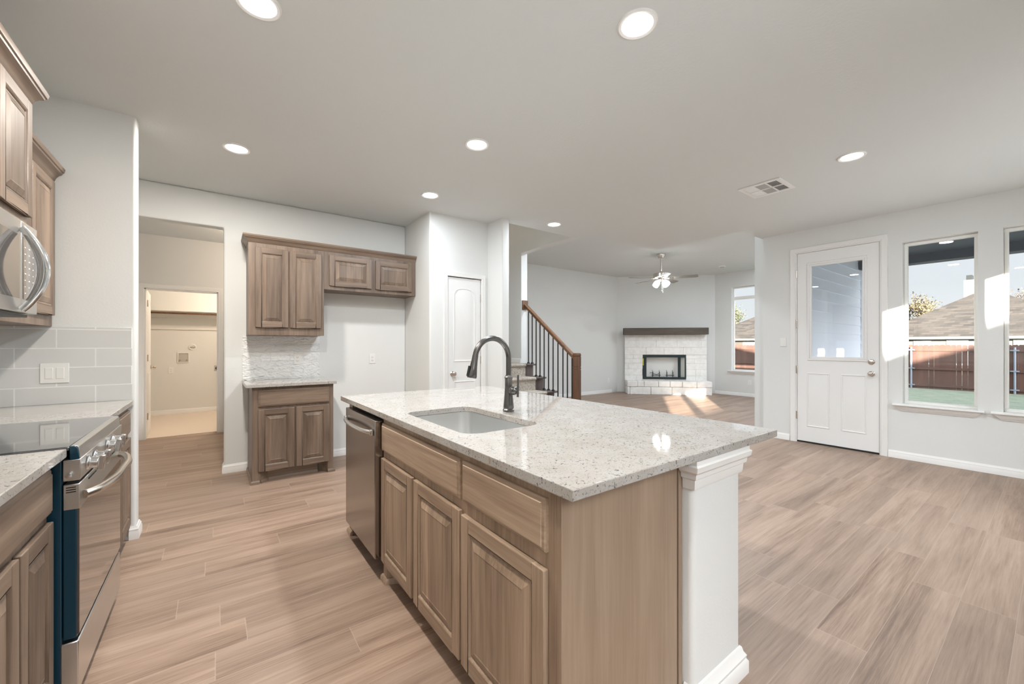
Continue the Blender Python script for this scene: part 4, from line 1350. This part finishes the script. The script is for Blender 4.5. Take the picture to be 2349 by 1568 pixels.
# ================================================================== staircase
sr = empty('staircase', 'carpeted staircase with dark wood tread ends behind the island', 'stairs', (0, 0, 0))
XS0, XC, XE = 2.84, 3.955, 4.115
for k in range(1, 6):
    y = 4.02 + 0.25 * (k - 1)
    z = 0.195 * k
    yb = y + 0.25 if k < 5 else 6.88
    prof = [(y, z - 0.195 if k > 1 else 0.0), (y, z - 0.045), (y - 0.022, z - 0.035), (y - 0.026, z - 0.015), (y - 0.015, z - 0.002), (y + 0.005, z), (yb, z), (yb, z - 0.195 if k > 1 else 0.0)]
    MB().rings([[(x, a, b) for a, b in prof] for x in (XS0, XC - (0.0 if k < 5 else 0.0))]).build('carpet_step', 'carpet', sr, smooth=50)
    yb2 = y + 0.25 if k < 5 else 5.185
    MB().box(XC, XE, y if k > 1 else 4.052, yb2, 0, z - 0.028).build('riser_end', 'tread_wood', sr, 0.002)
    tb = MB()
    yf_ = y if k > 1 else 4.09
    tb.rings([[(x, a, b) for a, b in ((yf_ - 0.030, z - 0.028), (yf_ - 0.036, z - 0.014), (yf_ - 0.030, z), (yb2 - 0.002, z), (yb2 - 0.002, z - 0.028))] for x in (XC, XE + 0.035)])
    tb.build('tread_end', 'tread_wood', sr, 0.003)
Bx(XC + 0.001, 3.999, 5.19, 6.88, 0.70, 0.974).build('landing_edge', 'carpet', sr)

rl = empty('stair_railing', 'brown wood handrail with black iron balusters and square newel post', 'railing', (4.07, 4.005, 0))
def P3(x, y, z): return (x - 4.07, y - 4.005, z)
nw = MB()
nw.box(-0.042, 0.042, -0.042, 0.042, 0, 0.925).box(-0.039, 0.039, -0.039, 0.039, 0.925, 0.935).box(-0.042, 0.042, -0.042, 0.042, 0.935, 0.962)
nw.box(-0.039, 0.039, -0.039, 0.039, 0.962, 0.972).box(-0.042, 0.042, -0.042, 0.042, 0.972, 1.112).box(-0.038, 0.038, -0.038, 0.038, 1.112, 1.120).box(-0.042, 0.042, -0.042, 0.042, 1.120, 1.142)
nw.rings([[(-0.042, -0.042, 1.142), (0.042, -0.042, 1.142), (0.042, 0.042, 1.142), (-0.042, 0.042, 1.142)], [(-0.036, -0.036, 1.160), (0.036, -0.036, 1.160), (0.036, 0.036, 1.160), (-0.036, 0.036, 1.160)]])
nw.build('newel_post', 'stair_wood', rl, 0.002)
y0r, z0r, y1r, z1r = 4.045, 1.10, 5.170, 1.925
hr = MB()
rp = [(-0.022, -0.035), (0.022, -0.035), (0.026, -0.020), (0.020, -0.006), (0.032, 0.006), (0.030, 0.020), (0.016, 0.032), (-0.016, 0.032), (-0.030, 0.020), (-0.032, 0.006), (-0.020, -0.006), (-0.026, -0.020)]
hr.rings([[P3(4.07 + a, yy, zz + b) for a, b in rp] for yy, zz in ((y0r, z0r), (y1r, z1r))])
hr.build('handrail', 'rail_wood', rl, smooth=25)
rb = Bx(*[v for pr in ((-0.055, 0.055),) for v in pr], 5.165 - 4.005, 5.189 - 4.005, z1r - 0.075, z1r + 0.075).build('rosette', 'stair_wood', rl, 0.004)
ball_y = (5.085, 4.990, 4.892, 4.798, 4.700, 4.598, 4.496, 4.390, 4.284, 4.192, 4.098)
for by in ball_y:
    step = max(1, min(5, int((by + 0.030 - 4.02) / 0.25) + 1))
    zb = 0.195 * step
    zt = z0r + (z1r - z0r) * (by - y0r) / (y1r - y0r) - 0.03
    yb = by - 4.005
    bb = MB().box(-0.0065, 0.0065, yb - 0.0065, yb + 0.0065, zb, zt).build('baluster', 'iron', rl)
    MB().rings([[(-s_, yb - s_, z_), (s_, yb - s_, z_), (s_, yb + s_, z_), (-s_, yb + s_, z_)] for s_, z_ in ((0.017, zb), (0.016, zb + 0.012), (0.009, zb + 0.026))]).build('baluster_shoe', 'iron', bb)

# ================================================================== fireplace
c45 = math.sqrt(0.5)
ox = c45 * 2.4 + c45 * 11.15
oy = -c45 * 2.4 + c45 * 11.15
fp = empty('fireplace', 'white stone corner fireplace with raised hearth and black firebox', 'fireplace', (ox, oy, 0), -PI / 4)
FBX0, FBX1, FBZ0, FBZ1 = -0.575, 0.520, 0.375, 1.015
SX0, SX1, STOP = -1.040, 1.035, 1.545
bk = MB()
bk.box(SX0 + 0.01, FBX0 - 0.005, 0.006, 0.196, 0.0, STOP).box(FBX1 + 0.005, SX1 - 0.01, 0.006, 0.196, 0.0, STOP)
bk.box(FBX0 - 0.005, FBX1 + 0.005, 0.006, 0.196, 0, FBZ0 - 0.005).box(FBX0 - 0.005, FBX1 + 0.005, 0.006, 0.196, FBZ1 + 0.005, STOP)
bk.build('mortar_bed', 'mortar', fp)
srng = random.Random(11)
sm = MB()
courses = [0.340, 0.470, 0.640, 0.790, 0.915, 1.018, 1.215, 1.395, 1.543]
widths = [[.3, .5, .4, .6, .5], [.45, .6, .4, .35, .5], [.1, .5, .45, .5, .6], [.42, .5, .5, .35, .5], [.22, .3, .5, .5, .6], [.55, .46, .48, .7], [.37, .44, .53, .6], [.5, .49, .58, .6]]
for ci in range(len(courses) - 1):
    za, zb = courses[ci] + 0.002, courses[ci + 1] - 0.002
    x = SX0
    wi = 0
    while x < SX1 - 0.02:
        wv = widths[ci][wi % len(widths[ci])]
        wi += 1
        xe = min(x + wv, SX1)
        if SX1 - xe < 0.12: xe = SX1
        segs = [(x, xe)]
        if zb > FBZ0 + 0.02 and za < FBZ1 - 0.02:
            ns = []
            for a, b in segs:
                if b <= FBX0 or a >= FBX1: ns.append((a, b))
                else:
                    if a < FBX0: ns.append((a, FBX0))
                    if b > FBX1: ns.append((FBX1, b))
            segs = ns
        for a, b in segs:
            if b - a < 0.03: continue
            yo = srng.uniform(-0.006, 0.004)
            sm.box(a + 0.002, b - 0.002, yo, 0.05, za, zb)
        x = xe
sm.build('stone_face', 'stone_white', fp, 0.004, 2)
he = MB()
hy0, hy1 = -0.355, 0.01
hx = SX0 + 0.03
for (z0, z1, ws) in ((0.0, 0.195, [.07, .52, .52, .6, .6]), (0.20, 0.345, [.26, .16, .36, .28, .3, .35, .6])):
    x = SX0 + 0.02
    for wv in ws:
        xe = min(x + wv, SX1 + 0.02)
        if SX1 + 0.02 - xe < 0.1: xe = SX1 + 0.02
        if xe - x < 0.02: break
        yo = srng.uniform(-0.008, 0.008) - (0.006 if z0 > 0 else 0)
        he.box(x + 0.003, xe - 0.003, hy0 + yo, hy1, z0, z1)
        x = xe
he.build('hearth', 'stone_white', fp, 0.014, 3)
# firebox
fb = MB()
wframe(fb, 1, -0.006, 0.03, FBX0, FBX1, FBZ0, FBZ1, 0.0)
fb = MB()
fb.box(FBX0, FBX1, -0.008, 0.04, FBZ1 - 0.068, FBZ1).box(FBX0, FBX1, -0.008, 0.04, FBZ0, FBZ0 + 0.05)
fb.box(FBX0, FBX0 + 0.026, -0.008, 0.04, FBZ0 + 0.05, FBZ1 - 0.068).box(FBX1 - 0.026, FBX1, -0.008, 0.04, FBZ0 + 0.05, FBZ1 - 0.068)
fbo = fb.build('firebox_frame', 'firebox_black', fp, 0.003)
Bx(FBX0 + 0.002, FBX0 + 0.02, -0.0095, -0.008, FBZ0 + 0.36, FBZ0 + 0.545).build('tag', 'yellow_tag', fbo)
fi = MB()
fx0, fx1, fz0, fz1 = FBX0 + 0.026, FBX1 - 0.026, FBZ0 + 0.05, FBZ1 - 0.05
D1 = 0.188
fi.box(fx0, fx1, D1, D1 + 0.006, fz0, fz1)
fi.rings([[(fx0, 0.04, z), (fx0 + 0.09, D1, z), (fx0 + 0.08, D1 + 0.004, z), (fx0 - 0.004, 0.05, z)] for z in (fz0, fz1)])
fi.rings([[(fx1, 0.04, z), (fx1 - 0.09, D1, z), (fx1 - 0.08, D1 + 0.004, z), (fx1 + 0.004, 0.05, z)] for z in (fz0, fz1)])
fi.build('firebrick_lining', 'firebrick', fp)
Bx(fx0, fx1, 0.04, D1, fz0 - 0.006, fz0).build('firebox_floor', 'plastic_gray', fp)
for (xa, xb) in ((fx0, fx0 + 0.075), (fx1 - 0.17, fx1 - 0.10)):
    Bx(xa, xb, 0.035, 0.05, fz0, fz1).build('folded_glass_door', 'firebox_black', fp, 0.003)
gr = empty('log_grate', 'black iron log grates standing in the fireplace opening', 'grate', (ox, oy, fz0), -PI / 4)
gt = MB()
for (a, b) in ((-0.33, -0.10), (0.03, 0.24)):
    for yy in (0.07, 0.13):
        gt.cyl((a, yy, 0.045), (b, yy, 0.045), 0.006, 8)
    for xx in (a + 0.03, b - 0.03):
        gt.cyl((xx, 0.07, 0.045), (xx, 0.07, 0.14), 0.006, 8)
        gt.cyl((xx, 0.13, 0.045), (xx, 0.13, 0.18), 0.005, 8)
        gt.cyl((xx, 0.07, 0.0), (xx, 0.07, 0.05), 0.006, 8)
        gt.cyl((xx, 0.13, 0.0), (xx, 0.13, 0.05), 0.006, 8)
gt.build('bars', 'iron', gr)
lp = MB()
lp.tube([(-0.385, 0.06, 0.10), (-0.36, 0.06, 0.115), (-0.20, 0.075, 0.06), (-0.12, 0.085, 0.11)], 0.006, 8)
lp.build('poker_bar', 'iron', gr)
mt = tag(MB().box(-1.088, 1.020, -0.205, -0.012, 1.548, 1.722).build('mantel', 'mantel_wood', None, 0.006), 'thick dark wood mantel beam above the white stone', 'mantel')
mt.location = (ox, oy, 0)
mt.rotation_euler = (0, 0, -PI / 4)

# ================================================================== outside
struct('lawn', MB().rings([[(6.3, -40, -0.40), (60, -40, -0.75), (60, 60, -0.75), (6.3, 60, -0.40)], [(6.3, -40, -0.30), (60, -40, -0.62), (60, 60, -0.62), (6.3, 60, -0.30)]]), 'lawn',
       'grass backyard strip in front of the wooden fence', 'lawn')
struct('porch_slab', Bx(R + 0.16, 11.0, -1.4, 2.46, -0.5, -0.03), 'concrete', 'concrete back porch slab outside the door', 'porch')
struct('porch_beam', MB().box(10.62, 10.92, -1.4, 2.46, 2.82, 3.02).box(R + 0.16, 10.62, -1.4, 2.46, 2.98, 3.04), 'shaded_beam', 'porch beam and ceiling coloured dark for their shade above the view of the fence', 'beam')
rf = MB()
rf.rings([[(11.15, y, 3.05), (11.15, y, 3.12), (3.0, y, 6.60), (-5.5, y, 3.05), (-5.5, y, 3.0), (3.0, y, 6.45)] for y in (-1.5, 2.46)])
struct('house_roof', rf, 'shingles', 'shingled roof over the kitchen and porch', 'roof')
sdg = MB()
for k in range(20):
    z = -0.2 + k * 0.187
    sdg.rings([[(x, 2.470, z), (x, 2.452, z), (x, 2.464, z + 0.20), (x, 2.470, z + 0.20)] for x in (R + 0.161, 10.86)])
sdg.box(R + 0.17, 10.8, 2.471, 2.499, -0.2, 3.5)
sdo = struct('wall_siding', sdg, 'siding_paint', 'grey lap siding seen through the back door glass', 'siding')
struct('trim_2', Bx(10.80, 10.93, 2.440, 2.56, -0.3, 3.3), 'siding_paint', 'grey corner board at the end of the lap siding', 'trim')
struct('wall_living_outer', Bx(10.785, 10.86, 2.56, 2.715, -0.3, 3.3), 'siding_paint', 'outer face of the living room wall', 'wall')

# fence: pickets on rails with metal posts
FXF = 22.0
posts = [14.67, 12.44, 10.21, 7.98, 5.75, 3.46, 0.92, -1.5, -3.9]
fe = empty('fence', 'tall reddish wood picket fence across the backyard', 'fence', (FXF, 0, -0.52))
pk = MB()
y = 15.0
while y > -6.0:
    h = 1.80 + rng.uniform(-0.008, 0.008)
    gap = 0.001 + (0.007 if rng.random() < 0.35 else 0.0)
    y0, y1 = y - 0.143 + gap / 2, y - gap / 2
    pk.rings([[(x, y0, -0.03), (x, y1, -0.03), (x, y1, h - 0.03), (x, y1 - 0.025, h), (x, y0 + 0.025, h), (x, y0, h - 0.03)] for x in (0.0, 0.018)])
    y -= 0.143
pk.build('picket_panel', 'fence_wood', fe)
for z in (1.61, 0.90, 0.26):
    Bx(-0.04, 0.0, -6.0, 15.0, z - 0.045, z + 0.045).build('rail', 'fence_wood', fe)
for py in posts:
    pm = MB().cyl((-0.075, py, -0.1), (-0.075, py, 1.72), 0.032, 12)
    po = pm.build('post', 'galvanized', fe)
    bm_ = MB()
    for z in (1.61, 0.90, 0.26):
        bm_.box(-0.112, -0.041, py - 0.10, py + 0.10, z - 0.02, z + 0.02)
    bm_.build('post_bracket', 'galvanized', po)


def hip_roof(mb, x0, x1, y0, y1, z, p, over=0.35):
    x0 -= over; x1 += over; y0 -= over; y1 += over
    s = min(x1 - x0, y1 - y0) / 2
    if (x1 - x0) >= (y1 - y0):
        r0, r1 = (x0 + s, (y0 + y1) / 2), (x1 - s, (y0 + y1) / 2)
        fs = [(0, 1, 5, 4), (2, 3, 4, 5), (1, 2, 5), (3, 0, 4)]
    else:
        r0, r1 = ((x0 + x1) / 2, y0 + s), ((x0 + x1) / 2, y1 - s)
        fs = [(0, 1, 4), (1, 2, 5, 4), (2, 3, 5), (3, 0, 4, 5)]
    zt = z + s * p
    pts = [(x0, y0, z), (x1, y0, z), (x1, y1, z), (x0, y1, z), (*r0, zt), (*r1, zt)]
    mb.add(pts, fs + [(3, 2, 1, 0)])
    return zt


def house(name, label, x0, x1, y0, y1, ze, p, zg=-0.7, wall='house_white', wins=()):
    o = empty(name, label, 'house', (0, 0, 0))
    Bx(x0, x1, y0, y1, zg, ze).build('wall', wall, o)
    rm = MB()
    zt = hip_roof(rm, x0, x1, y0, y1, ze, p)
    rm.build('roof', 'shingles', o, smooth=5)
    fa = MB().sweep([(x0 - 0.35, y0 - 0.35), (x1 + 0.35, y0 - 0.35), (x1 + 0.35, y1 + 0.35), (x0 - 0.35, y1 + 0.35)], [(0, 0), (0.06, 0), (0.06, 0.14), (0, 0.14)], ze - 0.10, closed=True)
    fa.build('gutter', 'house_white', o)
    for (ya, yb, za, zb) in wins:
        wf = Bx(x0 - 0.04, x0 + 0.01, ya, yb, za, zb).build('window', 'vinyl_white', o)
        Bx(x0 - 0.05, x0 - 0.03, ya + 0.08, yb - 0.08, za + 0.08, zb - 0.08).build('pane', 'window_dark', wf)
    return o


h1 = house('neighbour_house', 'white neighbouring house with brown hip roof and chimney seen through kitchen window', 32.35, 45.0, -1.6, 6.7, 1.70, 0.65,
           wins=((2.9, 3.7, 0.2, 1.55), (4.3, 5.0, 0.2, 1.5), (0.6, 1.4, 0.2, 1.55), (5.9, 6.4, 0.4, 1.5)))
ch = MB().box(36.0, 37.1, 3.02, 3.42, 2.5, 5.15).build('chimney', 'house_white', h1)
Bx(36.2, 36.9, 3.10, 3.34, 5.15, 5.45).build('chimney_cap', 'black_metal', ch)
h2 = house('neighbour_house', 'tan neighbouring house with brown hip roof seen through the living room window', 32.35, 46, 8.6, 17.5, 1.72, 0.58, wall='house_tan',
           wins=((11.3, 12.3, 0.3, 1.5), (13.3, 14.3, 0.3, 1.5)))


def tree(label, x, y, h, r, leafm, nleaf, seed, zg=-0.6):
    rr_ = random.Random(seed)
    o = empty('tree', label, 'tree', (x, y, zg), 0, 'trees beyond the fence')
    br = MB()
    tips = []
    def grow(p, d, ln, rad, lev):
        q = p + d * ln
        br.tube([p, (p + q) / 2 + Vector((rr_.uniform(-1, 1), rr_.uniform(-1, 1), 0)) * ln * 0.06, q], [rad, rad * 0.85, rad * 0.65], 5)
        if lev == 0:
            tips.append(q); return
        for _ in range(3 if lev > 1 else 3):
            nd = (d + Vector((rr_.uniform(-1, 1), rr_.uniform(-1, 1), rr_.uniform(-0.25, 0.7))) * 0.75).normalized()
            grow(q, nd, ln * rr_.uniform(0.6, 0.8), rad * 0.6, lev - 1)
            if lev <= 2: tips.append(q)
    grow(Vector((0, 0, 0)), Vector((0, 0, 1)), h * 0.32, r, 5)
    br.build('trunk_and_branches', 'bark', o)
    lf_ = MB()
    for _ in range(nleaf):
        p = rr_.choice(tips) + Vector((rr_.gauss(0, .22), rr_.gauss(0, .22), rr_.gauss(0, .18)))
        s = rr_.uniform(0.05, 0.11)
        a = Vector((rr_.uniform(-1, 1), rr_.uniform(-1, 1), rr_.uniform(-1, 1))).normalized()
        b = a.orthogonal().normalized()
        lf_.add([p + a * s, p + b * s * 0.6, p - a * s, p - b * s * 0.6], [(0, 1, 2, 3)])
    tag(lf_.build('foliage', leafm, o), kind='stuff')
    return o


tree('thin leaved yellowish tree above the roof in the window beside the back door', 48, 6.9, 6.2, 0.15, 'leaf', 2200, 3)
tree('bare branching tree above the roof in the window farther from the door', 49, 1.5, 6.0, 0.14, 'leaf', 350, 5)
tree('green leaved tree beyond the tan house in the living room window', 46, 20.5, 6.2, 0.16, 'leaf_green', 1800, 8)

# house to the rear whose roof cuts the low sun
nb = empty('neighbour_house', 'neighbouring house across the side yard behind the photographer', 'house', (0, 0, 0))
Bx(-21, 14, -16, -8.2, -0.7, 3.3).build('wall', 'house_white', nb)
rm = MB()
rm.add([(-24, -7.6, 3.2), (18, -7.6, 3.4), (18, -16.6, 3.4), (-24, -16.6, 3.2), (-10.2, -12, 6.04), (4, -12, 6.20)], [(0, 1, 5, 4), (2, 3, 4, 5), (1, 2, 5), (3, 0, 4), (3, 2, 1, 0)])
rm.build('roof', 'shingles', nb, smooth=5)
